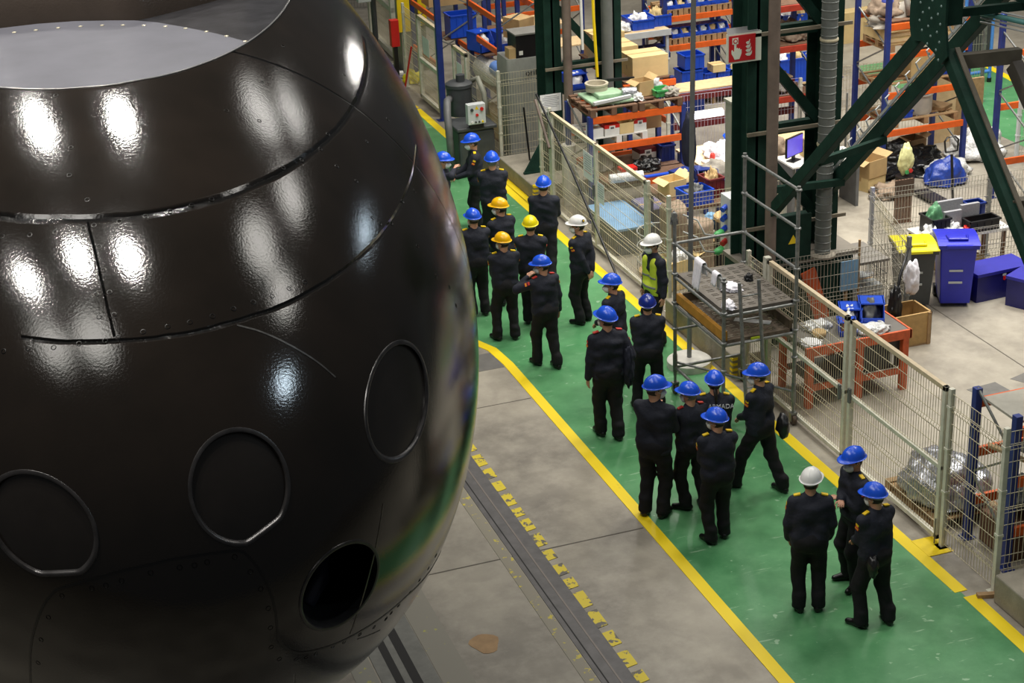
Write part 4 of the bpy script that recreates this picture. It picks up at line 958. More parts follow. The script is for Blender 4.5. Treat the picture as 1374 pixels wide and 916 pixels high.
def person(label, x, y, face, H=1.74, helm=None, hand=('down', 'down'), feet=None, head=(0, -6), lean=(0, .02), twist=0, group=None,
           epaul=M_GOLD, vest=False, flag=True, hair=M_HAIR, emblem=False, text=None, tail=False, mask=True, jm=None, seed=0):
    """face: heading seen from the camera, 0 = away, 90 = to image left; head = (turn left, nod)"""
    s = H/1.75; root = thing('person', label, 'person', (x, y, 0), group)
    root.rotation_euler = (0, 0, R(-18.5+face))
    feet = feet or ((-.11, -.02, 8), (.11, .0, -8))
    lean = Vector((lean[0], lean[1], 0)); pel = Vector((0, 0, .943*s)); tw = Matrix.Rotation(R(twist), 3, 'Z')
    sc_ = Vector((0, 0, 1.40*s))+lean
    sh = [sc_+tw @ Vector((sx*.186*s, 0, 0)) for sx in (-1, 1)]
    neck = Vector((0, .0, 1.46*s))+lean; hc = Vector((0, .022, (1.75-.118)*s))+lean*1.2
    HM = Matrix.Rotation(R(head[0]), 3, 'Z') @ Matrix.Rotation(R(head[1]), 3, 'X')
    Hnp = [[HM[i][j] for j in range(3)] for i in range(3)]
    hd = lambda v: hc+HM @ (Vector(v)*s)
    PRE = {'down': (.27, .02, .83), 'front': (.05, .27, 1.0), 'low': (.06, .22, .90), 'phone': (.07, .34, 1.18), 'back': (.05, -.19, .90), 'pocket': (.225, .10, .885),
           'cross': (-.05, .17, 1.15), 'chin': (.05, .21, 1.46), 'up': (.12, .30, 1.50), 'point': (.14, .46, 1.34), 'bag': (.28, -.06, .85), 'grip': (.10, .34, 1.05), 'hip': (.24, .0, 1.0)}
    arms = []
    for i, sx in enumerate((-1, 1)):
        h_ = hand[i]; t = PRE[h_] if isinstance(h_, str) else h_
        t = Vector((t[0]*sx, t[1], t[2]))*s if isinstance(h_, str) else Vector(t)*s
        t += lean*.6
        if isinstance(h_, str) and h_ == 'cross': t += Vector((0, .03*i, .03*i))
        pole = (sx*.7, -.35, -.75) if h_ == 'cross' else (sx*.55, -.75, -.55) if (not isinstance(h_, str) or h_ not in ('back', 'down')) else ((sx*.7, -.7, 0) if h_ == 'back' else (sx*.3, -1, 0))
        el, wr = ik(sh[i], t, .285*s, .255*s, pole); arms.append((sh[i], el, wr, h_))
    legs = []
    for i, sx in enumerate((-1, 1)):
        ft = feet[i]; fy = R(ft[2]); fd = Vector((-math.sin(fy), math.cos(fy), 0)); lift = ft[3] if len(ft) > 3 else 0
        an = Vector((ft[0]*s, ft[1]*s, .095*s+lift)); hp = pel+Vector((sx*.092*s, 0, -.01))
        kn, an2 = ik(hp, an, .43*s, .425*s, fd+Vector((sx*.05, .6, 0))); legs.append((hp, kn, Vector(an), fd, lift))
    pts = [p for a in arms for p in a[:3]]+[p for l in legs for p in l[:3]]+[hc, pel]
    lo = np.array([min(p[i] for p in pts) for i in range(3)])-.22; hi = np.array([max(p[i] for p in pts) for i in range(3)])+.22; lo[2] = -.02; hi[2] = H+.06
    # --- body: one continuous skin surface, head to feet
    B = Field(lo, hi, .0095)
    for dx in (-.07, .07): B.cone((dx*s, 0, .95*s), tuple(sc_+tw @ Vector((dx*1.2*s, 0, -.07*s))), .085*s, .08*s, .05)
    B.cone(sc_+Vector((0, 0, -.02)), neck+Vector((0, .006, .06*s)), .062*s, .055*s, .03)
    for a in arms:
        B.cone(sc_.lerp(a[0], .6), a[0], .05*s, .044*s, .03); B.cone(a[0], a[1], .042*s, .036*s); B.cone(a[1], a[2], .036*s, .026*s)
    for l in legs:
        B.cone(l[0], l[1], .066*s, .044*s, .03); B.cone(l[1], l[2], .044*s, .034*s); B.cone(l[2]+Vector((0,0,-.05*s)), l[2]+l[3]*.13*s+Vector((0,0,-.055*s)), .03*s, .026*s)
    B.ell(hc, (.074*s, .094*s, .114*s), Hnp, .02)
    B.ell(hd((0, .035, -.062)), (.052*s, .05*s, .052*s), Hnp, .025)
    B.cone(hd((0, .088, .012)), hd((0, .108, -.022)), .010*s, .014*s, .012)
    B.cone(hd((-.028, .092, -.066)), hd((.028, .092, -.066)), .007*s, .007*s, .008)
    B.cone(hd((-.04, .084, .03)), hd((.04, .084, .03)), .010*s, .010*s, .012)
    for sx in (-1, 1): B.ell(hd((sx*.077, -.008, -.012)), (.012*s, .022*s, .032*s), Hnp, .008)
    B.cone(neck, hd((0, -.015, -.07)), .054*s, .056*s, .02)
    for i, a in enumerate(arms):
        sx = (-1, 1)[i]; d = (a[2]-a[1]).normalized(); w_ = a[2]; h_ = a[3]
        inner = (Vector((-sx, .15, 0)) if h_ in ('down', 'pocket', 'bag', 'hip') else Vector((-sx*.35, .25, -.9)) if h_ not in ('chin', 'up', 'back') else (Vector((0, .9, .1)) if h_ == 'back' else Vector((-sx*.7, -.6, 0))))
        pn = inner-d*inner.dot(d); pn.normalize(); sd = d.cross(pn).normalized()      # palm normal, sideways
        if sd.dot(Vector((0, 1, .4))) < 0: sd = -sd                                    # sd points to the thumb side
        d2 = (d+pn*.12).normalized()
        for q in (-.026, -.009, .009, .026): B.cone(w_+sd*q*.6*s, w_+d2*.085*s+sd*q*1.05*s, .0155*s, .0125*s, .012)
        curl = .5 if h_ in ('down', 'point') else .85
        for j, (q, L_) in enumerate(((.030, .070), (.010, .079), (-.011, .073), (-.031, .058))):
            p = w_+d2*.086*s+sd*q*1.05*s; dd = d2.copy()
            for seg in range(3):
                ang = curl*(.45+.35*seg); dd = (d2*math.cos(ang*(seg+1)*.55)+pn*math.sin(ang*(seg+1)*.55)).normalized()
                e = p+dd*(L_*(.42, .32, .26)[seg])*s; B.cone(p, e, (.0092-.0006*seg)*s, (.0088-.0008*seg)*s, .003); p = e
        p = w_+d2*.025*s+sd*.026*s; e = p+(d2*.6+sd*.75+pn*.2).normalized()*.04*s; B.cone(p, e, .0125*s, .0105*s, .012); B.cone(e, e+(d2*.95+sd*.1+pn*.4).normalized()*.034*s, .0105*s, .0085*s, .005)
    np_obj('body', *B.mesh(), M_SKIN, root)
    # --- trousers
    T = Field(lo, np.array([hi[0], hi[1], 1.12*s]), .0135)
    T.ell(pel+Vector((0, -.014, -.01)), (.188*s, .148*s, .155*s), None, .05)
    for l in legs:
        T.cone(l[0]+Vector((0, -.01, 0)), l[1], .114*s, .088*s, .05); T.cone(l[1], l[2]+Vector((0, -.012, 0)), .086*s, .074*s, .04); T.cone(l[2]+Vector((0, -.012, .10*s)), l[2]+Vector((0, -.005, -.035*s)), .072*s, .078*s, .03)
    T.folds(.010, seed*11+1); T.F = np.maximum(T.F, (.055*s+min(l[4] for l in legs)*0-T.ax[2])[None, None, :].astype(np.float32))
    np_obj('trousers', *T.mesh(), M_TROU, root)
    # --- shoes
    for l in legs:
        S_ = Field(l[2]-Vector((.28, .28, .16)), l[2]+Vector((.28, .28, .1)), .0095); a = l[2]; z0 = l[4]
        b0 = Vector((a.x, a.y, .048*s+z0)); S_.cone(b0-l[3]*.055*s, b0+l[3]*.05*s, .046*s, .046*s, .02)
        S_.cone(b0+l[3]*.04*s, b0+l[3]*.155*s+Vector((0, 0, -.012-z0*.8)), .046*s, .036*s, .02); S_.cone(b0, a+Vector((0, 0, .02)), .046*s, .044*s, .02)
        S_.above(.001 if z0 == 0 else z0*.15); np_obj('shoe', *S_.mesh(), M_SHOE, root)
    # --- jacket
    J = Field(np.array([lo[0], lo[1], min(a[2].z for a in arms)-.12 if min(a[2].z for a in arms) < .8 else .74*s]), np.array([hi[0], hi[1], 1.58*s]), .0125)
    for dx in (-.098, .098): J.cone((dx*s, -.004, .93*s), tuple(sc_+tw @ Vector((dx*1.08*s, -.004, -.06*s))), .120*s, .114*s, .06)
    J.ell(sc_+tw @ Vector((0, -.028*s, -.10*s)), (.17*s, .115*s, .16*s), None, .05)
    J.ell(Vector((0, .012, .99*s)), (.205*s, .150*s, .10*s), None, .04)
    J.folds(.012, seed*5+2)
    J.above(.865*s)
    for a in arms:
        J.cone(sc_.lerp(a[0], .35)+Vector((0, 0, .028*s)), a[0], .070*s, .070*s, .045); J.cone(a[0], a[1], .073*s, .064*s, .03)
        J.cone(a[1], a[1].lerp(a[2], .92), .063*s, .048*s, .025); J.cone(a[1].lerp(a[2], .8), a[1].lerp(a[2], .97), .042*s, .044*s, .01)
    J.cone(neck+Vector((0, .0, -.035*s)), neck+Vector((0, .012, .022*s)), .076*s, .07*s, .03)
    J.folds(.008, seed*7+3)
    np_obj('jacket', *J.mesh(), jm or M_JACK, root)
    if vest:
        W_ = Field(np.array([-.32, -.3, .8*s]), np.array([.32, .34, 1.55*s]), .0125)
        for dx in (-.088, .088): W_.cone((dx*1.1*s, -.004, .93*s), tuple(sc_+tw @ Vector((dx*1.18*s, -.004, -.05*s))), .134*s, .126*s, .06)
        W_.ell(Vector((0, .012, .99*s)), (.218*s, .163*s, .10*s), None, .04)
        Xa, Ya, Za = W_.ax[0][:, None, None], W_.ax[1][None, :, None], W_.ax[2][None, None, :]
        W_.F = np.maximum(W_.F, (np.abs(Xa)-.185*s)+0*Ya+0*Za).astype(np.float32)
        W_.F = np.maximum(W_.F, (.045-np.abs(Xa)-np.maximum(0, (1.36*s-Za))*.22-.05*(Ya < .02)*5)+0*Ya).astype(np.float32); W_.above(.84*s)
        V, Q = W_.mesh(); np_obj('hi_vis_vest', V, Q, M_VEST, root)
        for z0 in (.98*s, 1.13*s):
            W2 = Field(np.array([-.32, -.3, z0-.03]), np.array([.32, .34, z0+.08]), .0125); W2.F = W_.F[:, :, :W2.F.shape[2]]*0+.5
            for dx in (-.088, .088): W2.cone((dx*1.1*s, -.004, .93*s), tuple(sc_+Vector((dx*1.18*s, -.004, -.05*s))), .140*s, .132*s, .06)
            W2.ell(Vector((0, .012, .99*s)), (.224*s, .169*s, .10*s), None, .04)
            X2, Z2 = W2.ax[0][:, None, None], W2.ax[2][None, None, :]
            W2.F = np.maximum(W2.F, np.abs(Z2-z0-.02)-.02+0*X2).astype(np.float32); W2.F = np.maximum(W2.F, np.abs(X2)-.182*s+0*Z2).astype(np.float32)
            np_obj('reflective_band', *W2.mesh(), M_REFL, root)
    # --- head gear
    Hr = Field(np.array(hc)-.17*s, np.array(hc)+.17*s, .0115)
    Hr.ell(hd((0, -.008, .004)), (.082*s, .097*s, .117*s), Hnp, .0, cut=lambda X, Y, Z: np.maximum(Y-.035*s-Z*.5, -.062*s-Z))
    np_obj('hair', *Hr.mesh(), hair, root)
    if tail:
        q = MB(); q.tube([hd((0,-.09,-.02)), hd((0,-.135,-.07)), hd((.01,-.14,-.16)), hd((.012,-.125,-.25))], [.022*s,.028*s,.024*s,.010*s], 10); local('ponytail', q, M_HAIR, root)
    if mask:
        Mk = Field(np.array(hc)-.2*s, np.array(hc)+.2*s, .0095)
        Mk.ell(hd((0, .060, -.052)), (.068*s, .072*s, .066*s), Hnp, .01, cut=lambda X, Y, Z: np.maximum(-Y-.005*s, Z-.045*s))
        Mk.cone(hd((0, .092, .0)), hd((0, .128, -.042)), .014*s, .02*s, .02)
        mk = np_obj('face_mask', *Mk.mesh(), M_MASK, root)
        for sx in (-1, 1):
            q = MB(); q.tube([hd((sx*.062,.055,-.03)), hd((sx*.084,.0,.0)), hd((sx*.082,-.03,-.02))], .0028, 6); local('ear_loop', q, M_MASK, root)
    if helm:
        mw = (Matrix.Translation(hd((0, -.006, .054))) @ (HM.to_4x4() @ Matrix.Rotation(R(9), 4, 'X') @ Matrix.Scale(s*.98, 4)))
        helmet(root, helm, mw, emblem)
    # --- insignia
    for i, sx in enumerate((-1, 1)):
        if epaul is not None and not vest:
            q = MB(); c = sc_.lerp(sh[i], .78)+Vector((0, 0, .098*s)); d = (sh[i]-sc_).normalized()
            q.bar(c-d*.03*s+Vector((0,0,.004)), c+d*.045*s-Vector((0,0,.012)), .045*s, .014); local('epaulette', q, epaul, root, False)
        if flag:
            a = arms[i]; c = a[0].lerp(a[1], .30); d = (a[1]-a[0]).normalized(); out = Vector((sx, .1, .1)); out = (out-d*out.dot(d)).normalized(); sd = d.cross(out)
            for k, (m_, off) in enumerate(((M_REDP, -.012), (M_GOLD, 0), (M_REDP, .012))):
                q = MB(); e = c+out*.069*s+d*off; q.bar(e-sd*.026, e+sd*.026, .012, .014, up=out); local('flag_patch', q, m_, root, False)
            if i == 0 and epaul is not None:
                q = MB(); e = a[0].lerp(a[1], .12)+out*.071*s; q.bar(e-sd*.024, e+sd*.024, .03, .014, up=out); local('shoulder_badge', q, epaul, root, False)
    if text:
        q = text_mesh('back_lettering', text, .082*s, mat('light_lettering', rgb(190,192,196), .6), root, (sc_.x+.07, sc_.y-.158*s, sc_.z-.02*s), (R(80), 0, 0), .006)
        q2 = MB(); q2.add([(-.18,-.150*s,1.34*s),(-.115,-.160*s,1.34*s),(-.14,-.152*s,1.41*s)],[(0,1,2)]); local('red_emblem', q2, M_REDP, root, False)
    return root
# ------------------------------------------------------------------ racks
def rack(label, x0, x1, y0, y1, h, levels, along='x', beam=None, upm=None, braces=True, name='storage_rack', uw=.09, bh=.12):
    """uprights in end frames; beams run along the given axis at each level"""
    beam = beam or M_ORANGE; upm = upm or M_BLUESTEEL
    t = thing(name, label, 'rack', ((x0+x1)/2, (y0+y1)/2, 0)); g = uw/2
    for x in (x0, x1):
        for y in (y0, y1):
            mb = MB(); mb.box(x-g, x+g, y-g, y+g, 0, h)
            u = mb.build('upright', upm, t, bevel=.006)
            MB().box(x-.08, x+.08, y-.08, y+.08, 0, .012).build('foot_plate', upm, u)
    for z in levels:
        if along == 'x':
            for y in (y0-g*.4, y1+g*.4): 
                MB().box(x0+g, x1-g, y-.025, y+.025, z-bh, z).build('beam', beam, t, bevel=.004)
        else:
            for x in (x0-g*.4, x1+g*.4): MB().box(x-.025, x+.025, y0+g, y1-g, z-bh, z).build('beam', beam, t, bevel=.004)
    if braces:
        zz = .35; k = 0
        while zz < h-.5:
            for s in (0, 1):
                if along == 'x': 
                    x = (x0, x1)[s]; a, b = (x, y0, zz), (x, y1, zz+.55)
                else:
                    y = (y0, y1)[s]; a, b = (x0, y, zz), (x1, y, zz+.55)
                if k % 2: a, b = (a[0], a[1], b[2]), (b[0], b[1], a[2])
                MB().bar(a, b, .025, .025).build('brace', M_GALV, t)
            zz += .55; k += 1
    return t
def shelf(label, x0, x1, y0, y1, z, m, th=.03, name='shelf_board'):
    return tag(MB().box(x0, x1, y0, y1, z, z+th).build(name, m, bevel=.003), label, 'shelf')
def pallet(label, x, y, z, w_=1.0, d=.8, m=None, rot=0, group=None):
    m = m or M_WOOD; mb = MB()
    for k in range(5): mb.box(x-w_/2, x+w_/2, y-d/2+k*(d-.1)/4, y-d/2+k*(d-.1)/4+.1, z+.12, z+.142)
    for k in range(3):
        xx = x-w_/2+k*(w_-.1)/2
        mb.box(xx, xx+.1, y-d/2, y+d/2, z+.10, z+.12); mb.box(xx, xx+.1, y-d/2, y+d/2, z, z+.02)
        for j in range(3): yy = y-d/2+j*(d-.12)/2; mb.box(xx, xx+.1, yy, yy+.12, z+.02, z+.10)
    if rot: mb.rotz(rot, (x, y))
    return tag(mb.build('pallet', m), label, 'pallet', group)
def bin_mesh(w_, d, h, t_=.012):
    """open-fronted stacking bin, front towards -Y, as raw builder at the origin"""
    mb = MB(); lo = h*.45; a = d*.32
    mb.box(-w_/2, w_/2, -d/2, d/2, 0, t_); mb.box(-w_/2, w_/2, d/2-t_, d/2, 0, h); mb.box(-w_/2, w_/2, -d/2, -d/2+t_, 0, lo)
    for s in (-1, 1):
        x0, x1 = (-w_/2, -w_/2+t_) if s < 0 else (w_/2-t_, w_/2)
        prof = [(-d/2, 0), (d/2, 0), (d/2, h), (-d/2+a, h), (-d/2, lo)]
        mb.add([(x0, y, z) for y, z in prof]+[(x1, y, z) for y, z in prof], [(0,1,2,3,4)[::-1], (5,6,7,8,9)]+[(i, (i+1)%5, 5+(i+1)%5, 5+i) for i in range(5)])
    mb.box(-w_/2-.012, w_/2+.012, -d/2+a, d/2+.006, h-.02, h)
    mb.box(-w_*.22, w_*.22, -d/2-.012, -d/2, lo*.35, lo*.75)
    return mb
BINC = {}
def sbin(label, x, y, z, w_=.3, d=.45, h=.25, rot=0, m=None, group=None, fill=None, fl=None):
    m = m or M_BIN; key = (w_, d, h, m.name)
    if key not in BINC:
        q = bin_mesh(w_, d, h); me = bpy.data.meshes.new('storage_bin'); me.from_pydata(q.v, [], q.f); me.materials.append(m); BINC[key] = me
    o = bpy.data.objects.new('storage_bin', BINC[key]); COL.objects.link(o); o.location = (x, y, z); o.rotation_euler = (0, 0, rot); tag(o, label, 'bin', group)
    if fill is not None:
        f_ = lump((x+.03*math.sin(rot), y+.02, z+.012), (w_*.40, d*.38, h*.8), fill, 'packed_parts', int(x*37+y*11+z*7) % 97, .45, 2.6, 3); f_.rotation_euler = (0, 0, rot)
        tag(f_, fl or ('parts in the '+label), 'parts', None if fl is None else (group+' contents' if group else None))
    return o
def crate(label, x, y, z, w_, d, h, m, rot=0, lip=True, group=None, name='plastic_crate', cat='crate'):
    mb = MB(); t_ = .015
    mb.box(x-w_/2, x+w_/2, y-d/2, y+d/2, z, z+t_)
    for s in (-1, 1):
        mb.box(x+s*(w_/2-t_/2)-t_/2, x+s*(w_/2-t_/2)+t_/2, y-d/2, y+d/2, z+t_, z+h); mb.box(x-w_/2+t_, x+w_/2-t_, y+s*(d/2-t_/2)-t_/2, y+s*(d/2-t_/2)+t_/2, z+t_, z+h)
    if lip:
        for s in (-1, 1):
            mb.box(x+s*(w_/2+.008)-.01, x+s*(w_/2+.008)+.01, y-d/2-.018, y+d/2+.018, z+h-.03, z+h); mb.box(x-w_/2-.018, x+w_/2+.018, y+s*(d/2+.008)-.01, y+s*(d/2+.008)+.01, z+h-.03, z+h)
        for k in range(1, 4):
            xx = x-w_/2+w_*k/4
            for s in (-1, 1): mb.box(xx-.008, xx+.008, y+s*(d/2+.004)-.005, y+s*(d/2+.004)+.005, z+.03, z+h-.03)
    if rot: mb.rotz(rot, (x, y))
    return tag(mb.build(name, m), label, cat, group)
def carton(label, x, y, z, w_, d, h, m=None, rot=0, open_=False, tape=True, group=None, band=None):
    m = m or M_CARD; t = thing('cardboard_box', label, 'box', (x, y, z), group); t.rotation_euler = (0, 0, rot)
    q = MB(); q.box(-w_/2, w_/2, -d/2, d/2, 0, h)
    if open_:
        q = MB(); q.box(-w_/2, w_/2, -d/2, d/2, 0, .01)
        for s in (-1, 1):
            q.box(s*w_/2-.006, s*w_/2+.006, -d/2, d/2, .01, h); q.box(-w_/2, w_/2, s*d/2-.006, s*d/2+.006, .01, h)
    b = local('carton', q, m, t, False)
    if open_:
        for s in (-1, 1):
            f_ = MB(); f_.add([(s*w_/2, -d/2, h), (s*w_/2, d/2, h), (s*(w_/2+.5*w_*.7), d/2, h+.06*s+.02), (s*(w_/2+.5*w_*.7), -d/2, h+.06*s)], [(0,1,2,3)]); local('flap', f_, m, t, False)
    elif tape:
        f_ = MB(); f_.box(-w_/2-.001, w_/2+.001, -.025, .025, h, h+.001); f_.box(-w_/2-.001, -w_/2, -.025, .025, h-.08, h); local('tape', f_, mat('brown_tape', rgb(186,150,100), .4), t, False)
    if band is not None:
        f_ = MB(); f_.box(-w_/2-.002, w_/2+.002, -d/2-.002, d/2+.002, h*.68, h+.002); local('colour_band', f_, band, t, False)
        f_ = MB(); f_.box(-w_*.2, w_*.2, -d/2-.004, -d/2-.002, h*.45, h*.92); local('label_patch', f_, M_WHITE, t, False)
        f_ = MB(); f_.box(-w_*.12, w_*.12, -d/2-.006, -d/2-.004, h*.62, h*.8); local('print_mark', f_, M_GREY, t, False)
    return t

# left rack behind the fence, seen along its length
rack('blue and orange rack behind the fence at left, beside the grey sheeted stack', 10.95, 12.0, 32.7, 34.55, 3.6, [2.1,2.75], along='y')
rack('farther blue and orange rack behind the open gate leaf at left', 10.85, 11.9, 36.5, 38.6, 3.4, [.9,1.95], along='y')
MB_ = MB(); MB_.box(10.42,10.52,35.3,35.4,0,3.6); MB_.box(10.35,10.6,35.25,35.45,0,.012); tag(MB_.build('rack_upright', M_BLUESTEEL, bevel=.006), 'lone tall blue rack upright beside the open gate leaf', 'upright')
crate('large deep blue crate on the dusty far left shelf', 11.42, 36.75, 1.45, .6, .45, .5, M_BIN)
shelf('dusty shelf board under the large blue crate', 11.0, 12.6, 36.55, 37.3, 1.41, M_WOODD)
carton('large pale cardboard box at the top left behind the blue upright', 11.4, 37.75, 1.97, .95, .6, .45, M_CARD)
sbin('blue bin in the left rack above the wrapped roll', 11.05, 34.2, 1.74, .36, .5, .4, .3, fill=M_FILM)
sbin('second blue bin in the left rack, beside the first', 11.5, 34.1, 1.72, .36, .5, .4, .1, fill=M_FILM)
shelf('dark shelf board holding the two blue bins of the left rack', 10.99, 11.96, 33.8, 34.5, 1.69, M_WOODD)
carton('tan box stacked behind the beams of the left rack', 11.65, 33.5, 2.1, .42, .5, .42, M_CARD, .4)
o = MB(); o.tube([(11.12,34.4,1.36),(11.12,34.3,1.36),(11.15,33.5,1.36),(11.15,33.35,1.36)], [.2,.25,.25,.2], 20); tag(o.build('wrapped_roll', M_FILM, smooth=True), 'big roll wrapped in crinkled clear film on the left rack', 'roll')
o = MB(); o.tube([(11.05,33.3,1.58),(11.05,32.85,1.58)], [.15,.15], 20); rl = o.build('blue_roll', mat('light_blue_roll', rgb(110,150,220), .5), smooth=True, auto=40); tag(rl, 'light blue roll lying in front of the film wrapped roll', 'roll')
MB().tube([(11.05,32.86,1.58),(11.05,32.84,1.58)], .05, 14).build('core_hole', M_SLOT, rl)
shelf('brown shelf board under the film wrapped roll', 10.98, 11.9, 32.78, 34.48, 1.07, M_WOODD)
for k, (yy, zz) in enumerate(((33.9,.55),(33.1,.55))): carton(('dusty brown box low behind the fence, farther one','dusty brown box low behind the fence, nearer one')[k], 11.3, yy, .1, .6, .6, .5, M_CARD)
shelf('lowest board of the left rack', 10.98, 11.9, 32.78, 34.48, .06, M_WOODD)
# sheeted stack with lettering, and a black cabinet on top
t = thing('sheeted_stack', 'tall pallet stack wrapped in grey translucent sheet with dark lettering', 'stack', (11.25,32.2,0))
mb = MB(); n = 26; zs = [0,.3,.7,1.1,1.5,1.9,2.06,2.1]
for i, z in enumerate(zs):
    for k in range(n):
        a = 2*math.pi*k/n; c, s_ = math.cos(a), math.sin(a); e = .28
        x = 11.25+.44*abs(c)**e*(1 if c > 0 else -1); y = 32.22+.36*abs(s_)**e*(1 if s_ > 0 else -1); wv = .012*math.sin(5*a+z*4)+(.03 if z < .2 else 0)
        sc2 = 1-.03*max(0, z-2.0)/.1; mb.v.append((11.25+(x-11.25)*sc2+wv*c, 32.22+(y-32.22)*sc2+wv*s_, z))
for i in range(len(zs)-1):
    for k in range(n): mb.f.append((i*n+k, i*n+(k+1)%n, (i+1)*n+(k+1)%n, (i+1)*n+k))
mb.f.append(tuple((len(zs)-1)*n+k for k in range(n))); mb.build('grey_sheet', M_TARP, t, smooth=True, auto=50)
text_mesh('sheet_lettering', 'orifanqs', .17, M_SLOT, t, (11.45-11.25, 31.835-32.2, 1.8), (R(90), 0, 0), .002)
text_mesh('sheet_lettering', 'PEDIDO', .05, M_SLOT, t, (11.46-11.25, 31.835-32.2, 1.66), (R(90), 0, 0), .002)
cb = thing('black_cabinet', 'black steel cabinet standing on top of the grey sheeted stack', 'cabinet', (11.3,32.15,2.1))
MB().box(11.02,11.62,31.9,32.4,2.1,2.55).build('body', M_BLACK, cb, bevel=.006); MB().box(11.0,11.64,31.88,32.42,2.55,2.58).build('dusty_top', mat('dusty_grey_top', rgb(130,128,122), .8), cb)
MB().box(11.08,11.16,31.893,31.9,2.16,2.24).build('type_plate', M_WHITE, cb)
carton('small tan box beside the black cabinet', 10.95, 32.05, 2.1, .14, .25, .2, M_CARD)
# vacuum unit
t = thing('vacuum_unit', 'dark grey industrial vacuum unit with a white control box', 'machine', (9.95,31.8,0))
mb = MB(); mb.box(9.62,10.36,31.45,32.15,.08,.92); mb.build('tank', M_DGREY, t, bevel=.05)
MB().box(9.58,10.4,31.41,32.2,.92,.99).build('tank_lid', M_DGREY, t, bevel=.02)
MB().lathe([(.24,0),(.25,.06),(.25,.55),(.27,.57),(.27,.63),(.2,.67)], (9.98,32.45,.98), 26).build('separator_drum', M_DGREY, t, smooth=True, auto=40)
MB().lathe([(.09,0),(.09,.14)], (10.02,32.45,1.64), 16).build('motor_cap', M_DGREY, t, smooth=True, auto=40)
MB().tube([(9.5,31.6,.2),(9.47,31.6,.9),(9.5,31.75,1.25),(9.62,32.1,1.38),(9.75,32.35,1.35)], .075, 12).build('suction_hose', M_GREY, t, smooth=True)
MB().tube([(10.25,32.5,1.6),(10.36,32.4,1.68),(10.42,32.2,1.4),(10.42,32.1,1.0)], .055, 12).build('exhaust_hose', M_STEELG, t, smooth=True)
c_ = MB().box(9.80,10.16,31.36,31.52,1.06,1.46).build('control_box', M_CABINET, t, bevel=.01)
MB().box(9.84,10.12,31.38,31.5,.99,1.06).build('box_stand', M_BLACK, t)
for (x, z, m, r_) in ((9.88,1.36,M_DGREY,.03),(10.08,1.36,M_RED,.035),(9.98,1.25,M_RED,.028),(9.88,1.11,M_WHITE,.025),(9.95,1.11,M_DGREY,.018),(10.02,1.11,M_DGREY,.018),(10.09,1.11,M_YELLOW,.02)):
    MB().cyl((x,31.36,z),(x,31.335,z),r_,n=14).build('control_button', m, c_)
MB().add([(9.94,31.356,1.36),(10.02,31.356,1.36),(9.98,31.356,1.43)],[(0,1,2)]).build('warning_triangle', M_YELLOW, c_)
MB().bar((9.5,31.3,.25),(9.2,29.3,.9),.03,.03).build('suction_lance', M_GALV, t)
# far left: columns, switch box, red stand, clutter
t = thing('gate_column', 'grey concrete column left of the yellow column at the far gate', 'column', (11.35,40.9,0)); MB().box(11.12,11.5,40.4,40.75,0,4).build('shaft', M_STEELG, t, bevel=.01); MB().box(11.05,11.57,40.33,40.82,0,.03).build('base', M_GALV, t)
t = thing('switch_box_post', 'dark grey post carrying a pale grey switch box at the far left', 'post', (10.9,42.3,0)); MB().cyl((10.9,42.3,0),(10.9,42.3,4.2),.07,n=14).build('post', M_DGREY, t); MB().box(10.5,10.83,42.2,42.4,1.15,1.9).build('switch_box', M_CABINET, t, bevel=.01)
t = thing('yellow_column', 'tall yellow steel guard around a column at the far left', 'guard', (11.05,39.6,0)); MB().box(10.72,11.08,39.4,39.46,1.0,4).build('guard_sheet', M_YELLOW, t); MB().box(10.8,11.05,39.46,39.9,0,4).build('shaft', M_STEELG, t); MB().box(11.22,11.42,39.4,39.46,1.1,4).build('guard_sheet', M_YELLOW, t); MB().box(10.9,11.35,39.47,39.8,1.3,1.35).build('tie', M_GALV, t)
MB().box(11.24,11.4,39.46,39.8,0,4).build('shaft', M_STEELG, t)
t = thing('red_stand', 'small red stand on a dark pedestal beside the yellow guard', 'stand', (10.55,39.3,0)); MB().box(10.48,10.68,39.2,39.38,.72,1.35).build('red_body', M_RED, t, bevel=.01); MB().box(10.53,10.63,39.25,39.35,0,.72).build('pedestal', M_BLACK, t)
for k in range(5):
    o = MB().box(10.3,10.75,39.0+k*.28,39.2+k*.28,.0+.03*(k%2),.05+.03*(k%2)).rotz(.2*(k-2),(10.5,39.1+k*.28)); tag(o.build('metal_profile', (M_FOIL, M_WHITE, M_DGREY)[k%3]), ('nearest','second nearest','middle','second farthest','farthest')[k]+' of the scattered metal profiles on the floor by the hull top', 'profile', 'scattered profiles')
o = lump((10.75,38.6,0), (.22,.2,.25), M_YELBIN, 'yellow_bag', 41, .4, 2); tag(o, 'crumpled yellow bag behind the far fence panel', 'bag')
MB().bar((10.35,37.9,0),(10.5,37.6,1.1),.03,.03).build('red_bar', M_RED); tag(bpy.data.objects['red_bar'], 'thin red bar leaning at the far fence panel', 'bar')
fence_run('dark wire cage in the far upper left corner', (11.2,46.5), (12.6,46.0), 2.4, [(11.2,46.5),(12.6,46.0)], m=M_DGREY, mp=M_WHITEMETAL, sp=.08)
rack('orange beam rack with grey goods far behind the yellow guard', 12.7, 14.6, 37.5, 38.6, 3.2, [.8,1.6,2.4], along='x')
for k in range(4):
    carton(('tan','brown','pale','dusty')[k]+' box on the far orange beam rack, '+('lowest shelf','first shelf','second shelf','top')[k], 13.1+.35*k, 38.0, (.0,.8,1.6,2.4)[k], .6, .6, .5, (M_CARD,M_WOODD,M_CARD2,M_WOOD)[k])

